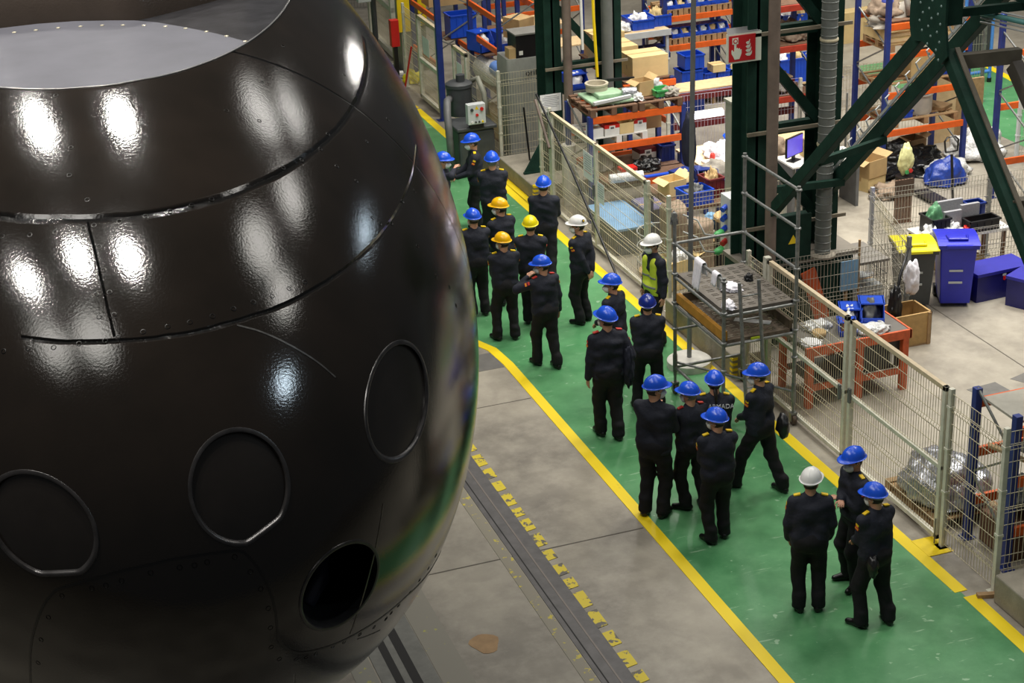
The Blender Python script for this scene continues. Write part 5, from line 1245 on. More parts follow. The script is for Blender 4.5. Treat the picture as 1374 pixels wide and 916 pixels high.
# centre rack with the pale green casting
rack('low blue and orange rack with pallets of machine parts, behind the long gate', 11.0, 12.8, 28.0, 29.1, 1.97, [.86,1.42,1.95], along='x')
pallet('dark wooden pallet under the pale green casting', 11.45, 28.5, 1.955, .9, 1.1, M_WOODD); pallet('dark wooden pallet under the mixed parts, right beside the casting', 12.36, 28.5, 1.955, .84, 1.1, M_WOODD)
t = thing('green_casting', 'pale green machine casting with a round collar on the left pallet', 'casting', (11.5,28.5,2.1))
mb = MB(); mb.box(11.12,11.9,28.1,28.9,2.1,2.16); mb.build('base_frame', M_PGREEN, t, bevel=.02); MB().box(11.3,11.75,28.3,28.7,2.16,2.24).build('housing', M_PGREEN, t, bevel=.02)
MB().lathe([(.2,0),(.2,.1),(.215,.11),(.215,.14),(.17,.14),(.165,.02)], (11.42,28.7,2.22), 26).build('collar', mat('beige_collar', rgb(178,170,150), .5), t, smooth=True, auto=40)
MB().bar((11.1,28.05,2.18),(11.85,28.15,2.2),.07,.05).build('arm', M_CABINET, t); MB().cyl((11.75,28.3,2.24),(12.0,28.25,2.24),.08,n=16).build('coupling', M_FOIL, t)
MB().bar((11.7,28.9,2.32),(12.2,28.8,2.32),.05,.05).build('black_shaft', M_BLACK); tag(bpy.data.objects['black_shaft'], 'black shaft lying behind the casting', 'shaft')
carton('open brown box standing among the mixed parts', 12.2, 28.45, 2.1, .3, .3, .28, M_CARD, .2, True)
crate('small green crate among the mixed parts', 12.5, 28.3, 2.1, .3, .3, .12, M_GREEN)
o = lump((12.5,28.75,2.1), (.2,.15,.18), M_CABINET, 'grey_casting', 43, .5, 2.4); tag(o, 'grey casting behind the green crate', 'casting')
o = lump((12.66,28.2,2.1), (.14,.13,.12), M_CANVAS, 'crumpled_wrapping', 44, .5, 2.4); tag(o, 'crumpled beige wrapping at the right end of the parts pallet', 'wrapping')
o = lump((12.0,28.2,2.1), (.1,.14,.1), M_FILM, 'film_bundle', 45, .5, 2.4); tag(o, 'clear film bundle between the casting and the brown box', 'bundle')
pallet('white plastic pallet on the middle level of the centre rack', 11.55, 28.46, 1.425, 1.1, .96, M_WHITE)
carton('white carton with red top, left one on the white pallet', 11.42, 28.14, 1.568, .28, .3, .2, M_WHITE, 0, False, False, band=M_RED)
carton('yellowish carton between the two red topped cartons', 11.70, 28.14, 1.568, .26, .3, .2, M_CARD2, 0, True)
carton('white carton with red top, right one on the white pallet', 11.97, 28.16, 1.568, .24, .3, .22, M_WHITE, 0, False, False, band=M_RED)
carton('plain white carton at the left end of the white pallet', 11.14, 28.14, 1.568, .22, .3, .16, M_WHITE)
carton('brown box on the middle level right of the white pallet', 12.4, 28.7, 1.425, .4, .4, .36, M_CARD)
# bench level
mb = MB(); mb.box(11.1,12.75,27.45,28.9,.80,.86); tag(mb.build('long_shelf', M_WOODD), 'long bench board under the centre rack', 'bench')
mb = MB(); mb.box(11.8,12.72,27.38,27.45,.76,.9); mb_o = mb.build('bench_beam', M_ORANGE); tag(mb_o, 'orange front beam of the bench with a blue strip', 'beam'); MB().box(11.8,12.72,27.37,27.46,.9,.925).build('blue_strip', M_BIN, mb_o)
for x in (12.2,12.62): MB().box(x,x+.08,27.4,27.5,0,.76).build('leg', M_BLUESTEEL, mb_o)
o = MB(); o.tube([(11.15,27.5,.94),(11.75,27.4,.96)], [.085,.085], 16); tag(o.build('white_roll', M_FILM, smooth=True, auto=40), 'long white wrapped roll on the front of the bench', 'roll')
carton('white carton with red lid at the left of the bench', 11.6, 27.75, .86, .3, .2, .17, M_WHITE, 0, False, False, band=M_RED)
carton('white carton with red lid at the back of the bench', 12.25, 28.5, .86, .34, .3, .24, M_WHITE, .1, False, False, band=M_DRED)
o = lump((12.05,27.95,.86), (.27,.2,.17), M_BLACKBAG, 'black_cable_heap', 46, .5, 3); tag(o, 'heap of black cables on the bench', 'cables')
o = lump((11.35,28.3,.86), (.18,.2,.3), M_CANVAS, 'grey_sack', 47, .35, 2); tag(o, 'grey sack at the back left of the bench', 'sack')
crate('dark blue crate at the right end of the bench', 12.6, 28.4, .86, .26, .4, .3, M_BIND)
# inside the left cage
o = MB(); o.cyl((11.0,29.1,0),(11.0,29.1,1.15),.14,n=18); tag(o.build('tall_white_roll', mat('pale_paper_roll', rgb(214,210,200), .7, var=.1), smooth=True, auto=40), 'tall pale roll standing inside the cage at its left end', 'roll')
t = thing('blue_board_stack', 'stack topped by a light blue board inside the long gate', 'stack', (11.0,26.8,0)); MB().box(10.75,11.35,26.2,27.4,.0,.48).build('stack_body', mat('stack_grey_blue', rgb(90,100,110), .6), t); MB().box(10.7,11.4,26.1,27.5,.48,.52).build('board', M_LTBLUE, t)
t = thing('ring_basket', 'round wire basket with a cardboard base inside the gate', 'basket', (11.1,25.2,0))
for z in (.25,.5,.75): MB().tube([(11.1+.38*math.cos(a), 25.2+.38*math.sin(a), z) for a in [k*math.pi/14 for k in range(29)]], .012, 6).build('hoop', M_LGREYC, t, smooth=True)
for k in range(14):
    a = k*math.pi/7; MB().cyl((11.1+.38*math.cos(a), 25.2+.38*math.sin(a), .02),(11.1+.38*math.cos(a), 25.2+.38*math.sin(a), .76),.005,n=6).build('wire', M_LGREYC, t)
MB().lathe([(.36,0),(.36,.05)], (11.1,25.2,.01), 24).build('base_board', M_CARD, t)
carton('open tan carton with film inside the gate by the hi vis vest', 11.15, 24.6, 0, .5, .45, .5, M_CARD2, .2, True); o = lump((11.15,24.6,.3), (.18,.16,.28), M_FILM, 'film_wrap', 48, .5, 2.6); tag(o, 'clear film stuffed in the open tan carton', 'film')
carton('flat purple grey box behind the light blue board', 11.75, 26.9, 0, .6, .7, .6, mat('purple_grey_board', rgb(110,106,140), .7)); carton('wide tan carton behind the round wire basket', 11.8, 25.5, 0, .6, .9, .45, M_CARD, .1)
pipe('long dark pole leaning on the long cream gate', [(10.44,29.2,2.15),(10.42,27.4,1.2),(10.36,25.3,.02)], .022, M_BLACK, 'pole', 'leaning_pole', 8)
pipe('brown wooden pole leaning beside the dark pole', [(10.47,29.35,2.0),(10.44,28.6,1.3)], .03, M_PIPE, 'pole', 'leaning_pole', 8)
MB().bar((10.9,31.0,.3),(10.85,31.1,1.35),.03,.03).build('handle_bar', M_BLACK); tag(bpy.data.objects['handle_bar'], 'thin black handle standing in front of the grey sheeted stack', 'handle')
pipe('yellow hanging cable beside the left green column', [(11.72,29.6,5),(11.75,29.6,3.3),(11.8,29.6,2.2)], .03, M_YELLOW, 'cable', 'hanging_cable', 8)
pipe('white hanging rod beside the yellow cable', [(11.5,29.6,4.2),(11.52,29.6,2.75)], .028, M_WHITE, 'rod', 'hanging_rod', 8)

# box shelf and table behind the centre rack
rack('short orange and blue rack loaded with flat tan cartons', 12.85, 13.75, 30.6, 33.0, 1.72, [.8,1.68], along='y', braces=False)
MB().box(12.7,13.8,30.5,30.56,1.56,1.68).build('end_beam', M_ORANGE, bpy.data.objects[[o.name for o in COL.objects if o.name.startswith('storage_rack')][-1]])
shelf('board carrying the flat tan cartons', 12.75, 13.75, 30.6, 33.0, 1.69, M_WOODD)
for k, (x, y, z, w_, d, h) in enumerate(((13.35,31.0,1.72,.75,.6,.22),(13.35,31.0,1.94,.75,.6,.2),(13.1,32.0,1.72,.8,.7,.4),(13.2,32.7,1.72,.7,.5,.5),(12.95,31.7,1.72,.3,.6,.3))):
    carton(('lower tan carton at the front of the carton shelf','upper tan carton at the front of the carton shelf','wide tan carton in the middle of the carton shelf','tall tan carton at the back of the carton shelf','narrow tan carton at the left side of the carton shelf')[k], x, y, z, w_, d, h, M_CARD2)
t = thing('packing_table', 'wood topped packing table with two blue crates', 'table', (14.6,34.4,0)); MB().box(13.95,15.25,34.0,35.2,1.66,1.72).build('table_top', M_WOODP, t); MB().box(13.93,15.27,33.97,34.0,1.60,1.73).build('metal_edge', M_CABINET, t)
for x in (14.0,15.2):
    for y in (34.05,35.15): MB().box(x-.03,x+.03,y-.03,y+.03,0,1.66).build('leg', M_CABINET, t)
MB().box(13.95,15.25,34.0,35.2,1.05,1.08).build('lower_shelf', M_CABINET, t)
crate('left blue crate on the wood topped packing table', 14.72, 34.5, 1.72, .5, .6, .22, M_BIN); crate('right blue crate on the wood topped packing table', 15.0+.22, 34.6, 1.72, .4, .6, .24, M_BIN)
o = lump((14.72,34.5,1.75), (.2,.24,.25), M_PAPER, 'wrapped_parts', 50, .4, 2.5); tag(o, 'white wrapped parts in the left table crate', 'parts'); o = lump((15.2,34.6,1.75), (.16,.24,.28), M_CARD2, 'wrapped_parts', 51, .4, 2.5); tag(o, 'tan wrapped parts in the right table crate', 'parts')
o = lump((14.3,34.4,1.72), (.2,.25,.16), M_FILM, 'film_bag', 52, .3, 2); tag(o, 'clear film bag left of the blue crates on the packing table', 'bag')
for k in range(4): sbin(('leftmost','second','third','rightmost')[k]+' dark blue bin on the lower shelf of the packing table', 14.15+.33*k, 34.3, 1.08, .3, .45, .22, 0, M_BIND, fill=M_PAPER)
# shelves seen through the left column
shelf('tan board high between the legs of the left column', 12.2, 13.4, 35.4, 36.4, 1.75, M_WOODP); shelf('lower tan board between the legs of the left column', 12.0, 13.3, 33.7, 34.4, 1.7, M_WOODP)
sbin('blue bin between the legs of the left column', 12.35, 32.2, 1.28, .42, .5, .28, 0, fill=M_PAPER); shelf('grey board under the blue bin between the column legs', 11.9, 12.65, 31.9, 32.6, 1.25, M_GREY)
o = lump((12.4,33.9,1.35), (.2,.2,.3), M_DKCLOTH, 'dark_clothing', 53, .3, 2); tag(o, 'dark clothing between the legs of the left column', 'clothing'); o = lump((12.15,33.8,1.4), (.1,.1,.16), M_RED, 'red_can', 54, .1, 2); tag(o, 'small red can beside the dark clothing', 'can')
shelf('dark board under the dark clothing', 11.95, 12.65, 33.7, 34.3, 1.33, M_WOODD)

# back racks with rows of blue bins
rack('long blue and orange back rack with rows of blue bins', 15.3, 16.95, 34.4, 35.5, 4.0, [1.24,1.88,2.6], along='x')
rack('right hand back rack continuing behind the right column', 17.1, 19.6, 34.4, 35.5, 4.0, [1.24,1.88,2.6], along='x')
FILLS = [M_PAPER, M_CARD2, M_FILM, M_CABINET, M_CARD]
for row, (z, x0, x1, gname, lab) in enumerate(((2.02,15.3,16.95,'bins in the upper row of the back rack','blue bin of small wrapped parts in the upper row of the back rack'),(1.38,15.42,16.95,'bins in the lower row of the back rack','blue bin of small wrapped parts in the lower row of the back rack'))):
    for k in range(4): pallet(('upper','lower')[row]+' row back rack pallet, '+('leftmost','second','third','rightmost')[k], 15.55+.4*k, 34.85, z-.14, .38, .9, M_WOOD)
    n = 6
    for k in range(n): sbin(lab, x0+.18+k*(x1-x0-.2)/n+.02, 34.62, z+.002, .25, .4, .2, 0, group=gname, fill=FILLS[k%5], fl='small wrapped parts in a bin of the '+('upper','lower')[row]+' back rack row')
pallet('wide pallet on the right hand back rack', 18.2, 34.9, 1.89, 1.6, .9, M_WOOD)
o = MB(); o.box(16.1,19.3,33.75,34.3,.16,.2); tag(o.build('plank_shelf', M_WOODP), 'long low plank in front of the back racks', 'shelf')
for x in (16.2,17.6,19.2): MB().box(x-.04,x+.04,33.8,34.25,0,.16).build('support', M_WOOD, bpy.data.objects['plank_shelf'])
for k in range(5): crate(('leftmost','second','third','fourth','rightmost')[k]+' deep blue crate in the row on the low plank, left of the right column', 16.12+.33*k-.02, 34.0, .2, .29, .42, .5, M_BIN)
for k in range(3): crate(('leftmost','middle','rightmost')[k]+' deep blue crate in the row seen between the legs of the right column', 17.95+.36*k, 34.0, .2, .31, .42, .55, M_BIN); 
for k in range(3):
    o = lump((17.95+.36*k,34.0,.5), (.12,.16,.3), FILLS[k], 'packed_parts', 60+k, .45, 2.6); tag(o, 'wrapped parts in the '+('leftmost','middle','rightmost')[k]+' crate between the legs of the right column', 'parts')
carton('tan carton in front of the left crates on the low plank', 16.3, 33.9, .7, .3, .3, .16, M_CARD2); o = lump((16.9,34.0,.55), (.2,.16,.22), M_CARD2, 'packed_parts', 66, .5, 2.6); tag(o, 'beige parts heaped in the crates on the low plank', 'parts')
crate('tilted blue crate on top of the crate row, by the mast', 15.55, 33.6, .95, .45, .4, .3, M_BIN); crate('second blue crate under the tilted one by the mast', 15.5, 33.6, .5, .5, .4, .42, M_BIN); crate('lowest blue crate of the stack by the mast', 15.5, 33.6, 0, .55, .45, .48, M_BIND)
for k, (x, z, m) in enumerate(((18.0,1.28,M_BIN),(18.4,1.28,M_BIND),(18.7,1.28,M_BIN))): crate(('left','middle','right')[k]+' blue crate of wrapped parts on the shelf seen through the right column', x, 34.8, z, .36, .5, .25, m); o = lump((x,34.75,z+.05), (.16,.2,.36), (M_FILM,M_PAPER,M_CARD2)[k], 'packed_parts', 70+k, .5, 2.8); tag(o, 'film wrapped parts in the '+('left','middle','right')[k]+' crate seen through the right column', 'parts')
# wire partition behind the workbench with brown slotted beams
fence_run('pale wire partition behind the lit workbench', (13.5,30.1), (16.2,30.0), 1.5, [(13.45,30.1),(16.25,30.0)], m=mat('pale_violet_wire', rgb(196,190,204), .5), mp=M_WHITEMETAL, sp=.07, rows=[.3,.9,1.2,1.5], folds=[])
for z in (.75,1.31): 
    o = MB().box(13.6,16.2,30.15,30.2,z,z+.14); tag(o.build('slotted_beam', M_DRED), ('lower','upper')[z > 1]+' dark red beam behind the wire partition', 'beam')
shelf('dusty board on top of the wire partition beams', 13.6,16.2,30.22,30.8,1.46,M_WOODP)
# lit workbench
t = thing('workbench', 'cluttered workbench under the bright lamp tube', 'workbench', (13.5,28.3,0)); MB().box(12.95,15.6,27.4,28.66,.86,.9).build('bench_top', M_WOODP, t)
for x in (13.02,14.3,15.5):
    for y in (27.5,28.6): MB().box(x-.04,x+.04,y-.04,y+.04,0,.86).build('leg', M_BLUESTEEL, t)
t = thing('bench_lamp', 'glowing white tube lamp over the workbench', 'lamp', (13.5,28.5,1.5)); MB().box(13.2,13.82,28.44,28.52,1.58,1.62).build('lamp_housing', M_WHITE, t)
MB().box(13.2,13.82,28.40,28.47,1.5,1.6).build('diffuser', M_TUBEL, t, bevel=.02); MB().cyl((13.22,28.55,1.6),(13.3,28.62,.9),.012,n=8).build('lamp_arm', M_WHITE, t)
bl = bpy.data.lights.new('bench_lamp_light', 'AREA'); bl.shape = 'RECTANGLE'; bl.size = .6; bl.size_y = .08; bl.energy = 11; bl.color = (.86,.84,1)
bo = bpy.data.objects.new('bench_lamp_light', bl); COL.objects.link(bo); bo.location = (13.5,28.4,1.48); bo.rotation_euler = (R(-25),0,0)
sheet('tilted white paper sheet clipped over the workbench', (14.05,28.5,1.55), .26, .36, 'y', name='paper_sheet', cat='paper').rotation_euler = (0,R(28),0)
MB().cyl((14.05,28.51,.9),(14.05,28.51,1.4),.008,n=6).build('paper_stand', M_GALV); tag(bpy.data.objects['paper_stand'], 'thin rod holding the tilted paper over the workbench', 'rod')
t = thing('small_lamp', 'small white lamp head behind the pale grey post', 'lamp', (14.5,28.55,.9)); MB().lathe([(.02,.62),(.1,.60),(.12,.45),(.1,.44),(.0,.58)][:4], (14.5,28.55,.9), 16).build('lamp_shade', mat('lit_lamp_shade', rgb(230,230,255), .5, emit=(.8,.8,1,1), estr=1.2), t, smooth=True); MB().cyl((14.5,28.55,.9),(14.5,28.55,1.4),.015,n=8).build('stem', M_WHITE, t)
o = lump((13.55,28.0,.9), (.3,.26,.22), M_CLOTHW, 'white_cloth_heap', 80, .4, 2); tag(o, 'heap of white cloth on the workbench under the lamp', 'cloth')
o = lump((14.1,28.45,.9), (.3,.2,.2), M_BIN, 'blue_cloth', 81, .4, 2); tag(o, 'blue cloth behind the white heap on the workbench', 'cloth')
o = lump((14.1,28.0,.9), (.34,.2,.17), M_CLOTHW, 'white_cloth_heap', 82, .3, 2); tag(o, 'white cloth with red hem at the middle of the workbench', 'cloth')
o = lump((14.35,27.65,.9), (.36,.28,.32), M_CLOTHT, 'taupe_cloth', 83, .35, 2); tag(o, 'taupe cloth heap by the pale grey post', 'cloth')
for k in range(2): carton(('white sheet pile at the front of the workbench','white sheet pile left on the workbench')[k], 13.5-.4*k+.2, 27.6, .9, .5, .3, .02+.02*k, M_PAPER, .1, tape=False)
o = MB(); o.lathe([(.05,0),(.05,.12),(.03,.16)], (13.25,27.7,.9), 14); tag(o.build('red_white_can', M_REDP, smooth=True), 'small red and white can on the workbench', 'can')
o = lump((12.62,27.35,.86), (.13,.1,.55), M_DKCLOTH, 'navy_jacket', 84, .18, 1.6, 4, False); tag(o, 'navy jacket hanging at the right end of the centre rack', 'jacket')
# desk with the monitor seen through the right column
t = thing('desk', 'desk with papers behind the right green column', 'desk', (15.0,27.9,0)); 
MB().box(14.3,15.7,26.6,27.3,.92,.95).build('desk_top', M_WHITE, t)
for x in (14.35,15.65): MB().box(x-.03,x+.03,26.65,27.25,0,.92).build('leg', M_GREY, t)
t = thing('monitor', 'violet lit computer monitor on the desk behind the right column', 'monitor', (14.35,26.95,.95)); q = MB().box(-.25,.25,-.02,.02,.1,.46); local('screen_case', q, M_BLACK, t, False); q = MB().box(-.24,.24,-.024,-.02,.115,.445); local('screen', q, M_SCREEN, t, False); q = MB().box(-.03,.03,-.01,.03,0,.12); q.box(-.12,.12,-.08,.08,0,.015); local('stand', q, M_BLACK, t, False); t.rotation_euler = (0,0,R(28)); t.location = (14.5,26.95,.951)
carton('cream box standing behind the monitor', 14.85, 27.1, .951, .2, .2, .34, M_CARD2); carton('dark picture box at the right of the desk', 15.2, 26.95, .951, .2, .12, .28, M_BLACK, tape=False, band=M_CABINET)
o = lump((14.85,26.8,.951), (.22,.14,.05), M_PAPER, 'paper_heap', 85, .4, 3); tag(o, 'heap of papers on the desk in front of the monitor', 'papers')

# bins and bags on the low bench right of the centre rack
t = thing('low_bench', 'low bench crowded with bins between the centre rack and the pale grey post', 'bench', (12.2,25.6,0)); MB().box(11.4,12.9,25.2,26.6,1.02,1.06).build('bench_top', M_WOODD, t)
for x in (11.5,12.8):
    for y in (25.3,26.5): MB().box(x-.04,x+.04,y-.04,y+.04,0,1.02).build('leg', M_BLUESTEEL, t)
crate('blue crate of dark parts at the front left of the low bench', 11.85, 25.45, 1.06, .5, .4, .24, M_BIN, .1); crate('dark red crate in the middle of the low bench', 12.25, 25.65, 1.06, .3, .36, .34, M_DRED, .1); crate('tall blue crate at the right end of the low bench', 12.62, 25.45, 1.06, .3, .36, .26, M_BIN)
sbin('dark blue bin at the back of the low bench', 12.05, 26.3, 1.06, .36, .4, .26, .3, M_BIND, fill=M_CARD2); sbin('second dark blue bin at the back of the low bench', 12.45, 26.25, 1.06, .36, .4, .26, -.2, M_BIND, fill=M_GREY)
o = lump((11.85,25.45,1.1), (.2,.15,.22), M_GREY, 'dark_parts', 86, .5, 3); tag(o, 'dark parts heaped in the front left blue crate', 'parts'); o = lump((12.25,25.65,1.1), (.12,.14,.33), M_CARD, 'tan_parts', 87, .5, 3); tag(o, 'tan parts heaped in the dark red crate', 'parts'); o = lump((12.62,25.45,1.1), (.12,.14,.24), M_BIND, 'blue_parts', 88, .5, 3); tag(o, 'blue parts in the tall blue crate', 'parts')
o = lump((12.7,26.3,1.06), (.3,.24,.3), M_CANVAS, 'canvas_bag', 89, .3, 2); tag(o, 'pale canvas bag at the back right of the low bench', 'bag')
carton('yellowish crumpled carton at the left end of the low bench', 11.68, 26.0, 1.06, .34, .34, .28, M_CARD2, .2, True)
o = MB(); o.lathe([(.24,0),(.26,.02),(.26,.07),(.24,.09)], (12.15,24.75,.93), 30); tag(o.build('round_lid', M_CARD, smooth=True, auto=40), 'round tan lid lying on a drum in front of the red crate', 'lid'); o = MB(); o.lathe([(.22,0),(.24,.05),(.24,.88),(.22,.93)], (12.15,24.75,0), 26); tag(o.build('drum', M_DGREY, smooth=True, auto=40), 'dark drum under the round tan lid', 'drum')
def draped(label, x, y, w_, dd, h, m, seed):
    mb = MB(); n = 36; zs = [0,.2*h,.5*h,.8*h,.95*h,h]
    for i, z in enumerate(zs):
        for k in range(n):
            a = 2*math.pi*k/n; cc, ss = math.cos(a), math.sin(a); e = .45
            fl = 1+.10*(1-z/h)*math.sin(7*a+seed)+.05*math.sin(3*a+5*z+seed); top = .86 if i == len(zs)-1 else 1
            mb.v.append((x+w_*abs(cc)**e*(1 if cc > 0 else -1)*fl*top, y+dd*abs(ss)**e*(1 if ss > 0 else -1)*fl*top, z+(.03*math.sin(2*a+seed) if i > 3 else 0)))
    for i in range(len(zs)-1):
        for k in range(n): mb.f.append((i*n+k, i*n+(k+1)%n, (i+1)*n+(k+1)%n, (i+1)*n+k))
    mb.f.append(tuple((len(zs)-1)*n+k for k in range(n)))
    return tag(mb.build('sackcloth_cover', m, smooth=True), label, 'cover')
draped('brown sackcloth cover left of the mast, taller one', 11.22, 24.9, .17, .25, 1.28, M_CLOTHT, 1)
draped('brown sackcloth cover right beside the taller one', 11.62, 24.7, .16, .22, 1.02, M_CLOTHT, 3)
o = lump((11.92,24.95,.72), (.12,.12,.14), M_LTBLUE, 'blue_film', 92, .3, 2, 4, False); tag(o, 'light blue film under the round lid', 'film')
# pale post and socket cabinet
t = thing('machine_post', 'pale grey square post behind the scaffold', 'post', (11.75,23.75,0)); MB().box(11.63,11.87,23.65,23.87,0,3.25).build('shaft', M_STEELG, t, bevel=.01); MB().box(11.61,11.89,23.63,23.89,3.25,3.29).build('cap', M_STEELG, t); MB().box(11.87,11.95,23.7,23.8,2.95,3.05).build('lug', M_STEELG, t)
t = thing('socket_cabinet', 'pale grey power socket cabinet with green and red plugs', 'cabinet', (11.55,23.25,0)); MB().box(11.36,11.72,23.12,23.46,1.02,1.92).build('cabinet_body', M_CABINET, t, bevel=.01); MB().box(11.36,11.72,23.12,23.46,0,.06).build('foot', M_GREY, t); MB().box(11.5,11.6,23.25,23.35,.06,1.02).build('stand', M_GREY, t)
for k, (z, m) in enumerate(((1.76,M_BIN),(1.6,M_BIN),(1.42,M_BIN),(1.2,M_RED))): MB().cyl((11.36,23.25,z),(11.27,23.2,z-.03),.045,n=12).build('socket', m, t)
for z, m in ((1.38,M_GREEN),(1.1,M_GREEN)):
    o = MB(); o.tube([(11.26,23.18,z),(11.16,23.14,z-.02),(11.1,23.1,z-.0)], [.055,.06,.03], 12); pg = tag(o.build('power_plug', m, smooth=True), ('lower','upper')[z > 1.2]+' green plug with cable on the socket cabinet', 'plug'); MB().tube([(11.1,23.1,z),(10.95,23.15,z+.02),(10.85,23.2,z+.25),(10.7,23.4,z+.3)], .013, 8).build('cable', M_LGREYC, pg, smooth=True)
MB().box(11.72,11.735,23.2,23.3,1.0,1.14).build('red_tag', M_RED, t)
MB().tube([(11.74,22.9,.95),(11.74,22.9,1.15),(11.80,22.9,1.2),(11.86,22.9,1.15),(11.86,22.9,.95),(11.80,22.9,.9),(11.74,22.9,.95)], .018, 8).build('padlock_hasp', M_RED); tag(bpy.data.objects['padlock_hasp'], 'red hasp loop beside the socket cabinet', 'hasp'); MB().cyl((11.80,22.9,0),(11.80,22.9,.9),.015,n=8).build('hasp_post', M_GALV, bpy.data.objects['padlock_hasp'])
# right hand rack with pallets
rk = rack('tall blue and orange pallet rack behind the riveted brace', 16.8, 18.55, 27.75, 28.85, 3.5, [.95,1.68,2.42,2.98], along='x')
pallet('pallet on the top beams of the right rack', 17.4, 28.3, 2.425, 1.0, 1.0, M_WOOD); pallet('pallet under the pale box on the right rack', 17.6, 28.3, 1.685, 1.5, 1.0, M_WOOD); pallet('pallet carrying the white drum box on the right rack', 17.75, 28.3, .955, 1.4, 1.0, M_WOOD)
t = thing('wooden_crate', 'long pale wooden crate on the upper pallet of the right rack', 'crate', (17.3,28.3,2.57))
MB().box(16.9,18.2,27.8,28.8,2.57,2.8).build('crate_body', M_CARD2, t)
for z in (2.62,2.72): MB().box(16.88,18.22,27.78,27.8,z,z+.05).build('batten', M_WOODP, t)
o = lump((17.5,28.3,2.8), (.75,.45,.32), M_CANVAS, 'grey_tarpaulin', 100, .3, 1.6); tag(o, 'grey tarpaulin heaped on the long pale crate', 'tarpaulin')
o = lump((17.1,28.4,2.99), (.3,.35,.3), M_CLOTHT, 'brown_sacking', 101, .35, 2); tag(o, 'brown sacking at the left on the top beams', 'sacking')
shelf('board on the top beams of the right rack', 16.85, 18.5, 27.8, 28.8, 2.98, M_WOODD)
o = MB(); o.tube([(17.35,27.95,3.05),(17.3,28.0,3.4),(17.55,28.1,3.5),(17.95,28.2,3.35),(18.2,28.2,3.1),(17.9,28.1,3.03),(17.6,28.05,3.2),(18.1,28.0,3.25),(18.3,28.1,3.1)], .055, 10); tag(o.build('thick_hose', M_CANVAS, smooth=True), 'thick beige hose coiled on top of the right rack', 'hose')
o = lump((16.98,28.1,3.29), (.11,.11,.17), mat('violet_cap', rgb(92,104,210), .5), 'blue_ball', 102, .08, 1); tag(o, 'round violet blue ball at the left end on the brown sacking', 'ball')
carton('large pale box on the second pallet of the right rack', 17.7, 28.2, 1.83, .5, .5, .42, M_CARD2); carton('dark box behind the pale box on the right rack', 18.1, 28.5, 1.83, .4, .4, .34, M_BLACK)
crate('blue crate at the right on the second pallet', 18.25, 28.1, 1.83, .26, .4, .14, M_BIN)
t = thing('white_drum_box', 'white round topped box with a dark lid on the lowest pallet', 'box', (17.75,28.2,1.1)); MB().lathe([(.30,0),(.31,.03),(.31,.34),(.33,.36),(.33,.38)], (17.75,28.2,1.1), 28).build('white_body', mat('dirty_white_body', rgb(196,192,182), .6, var=.12), t, smooth=True, auto=40); MB().lathe([(.30,0),(.28,.04)], (17.75,28.2,1.48), 28).build('dark_lid', M_DGREY, t, smooth=True, auto=40)
crate('low blue crate left of the white drum box', 17.3, 28.05, 1.1, .38, .36, .14, M_BIN)
tag(MB().box(18.0,18.4,28.0,28.6,1.24,1.3).rotz(.5,(18.2,28.3)).build('timber', M_WOOD), 'piece of timber lying right of the white drum box', 'timber'); bpy.data.objects['timber'].location.z = 1.1
for k, (x, y) in enumerate(((16.78,29.0),)): pass
carton('open cardboard box with papers low at the right rack', 17.95, 28.55, 0, .36, .36, .45, M_WOOD, .1, True)
o = lump((17.3,28.1,0), (.85,.55,.42), M_BLACKBAG, 'black_film_heap', 104, .4, 1.8, 5); tag(o, 'big heap of black film and scraps under the right rack', 'heap')
o = lump((18.0,27.4,0), (.45,.35,.25), M_FILM, 'film_heap', 105, .45, 2.2); tag(o, 'clear film heap in front of the right rack upright', 'film')
o = lump((19.2,28.2,0), (.55,.5,.42), M_FILM, 'film_heap', 106, .4, 2); tag(o, 'large white film heap right of the rack on the floor', 'film')
t = thing('plywood_board', 'tall plywood boards leaning behind the right rack', 'boards', (19.0,29.3,0)); MB().box(18.75,19.3,29.2,29.25,0,1.5).build('board', M_WOODP, t); MB().box(19.32,20.0,29.3,29.36,0,1.2).build('board', M_WOOD, t)
fence_run('wire fence panel behind the right rack', (16.4,29.6), (19.0,29.5), 1.8, [(16.4,29.6)], m=M_WIRE, sp=.07)
rack('blue rack at the far right edge behind the leaning leg', 18.05, 19.9, 24.9, 26.0, 3.4, [.7,1.75,2.7], along='x')
carton('white carton on the middle beams of the far right rack', 18.5, 25.4, 1.76, .5, .5, .35, M_WHITE); pallet('pallet on the far right rack', 18.9, 25.4, 1.76-.0+.0, .01+.6, .9, M_WOOD); bpy.data.objects[[o.name for o in COL.objects if o.name.startswith('pallet')][-1]].location.x = 19.35
rack('dark blue rack far behind the right rack', 15.6, 16.6, 29.9, 31.0, 3.6, [1.2,2.2,3.0], along='x', beam=M_REDBEAM)
for k in range(3): o = lump((15.95+.3*k,30.4,(1.2,2.2,3.0)[k]), (.3,.35,.3), (M_CANVAS,M_CLOTHT,M_PAPER)[k], 'bundle', 110+k, .4, 2); tag(o, ('grey bundle on the lower beams','brown bundle on the middle beams','white bundle on the top beams')[k]+' of the dark blue far rack', 'bundle')
for k, z in enumerate((1.2,2.2,3.0)): shelf(('lower','middle','top')[k]+' board of the dark blue far rack', 15.65, 16.55, 29.95, 30.95, z-.031, M_WOODD)
t = thing('trolley', 'grey framed trolley with dark crates left of the tall right rack', 'trolley', (16.0,28.6,0)); MB().box(15.6,16.4,28.3,28.9,.9,.94).build('tray', M_GALV, t); 
for x in (15.65,16.35):
    for y in (28.35,28.85): MB().cyl((x,y,0),(x,y,1.6),.02,n=8).build('post', M_GALV, t)
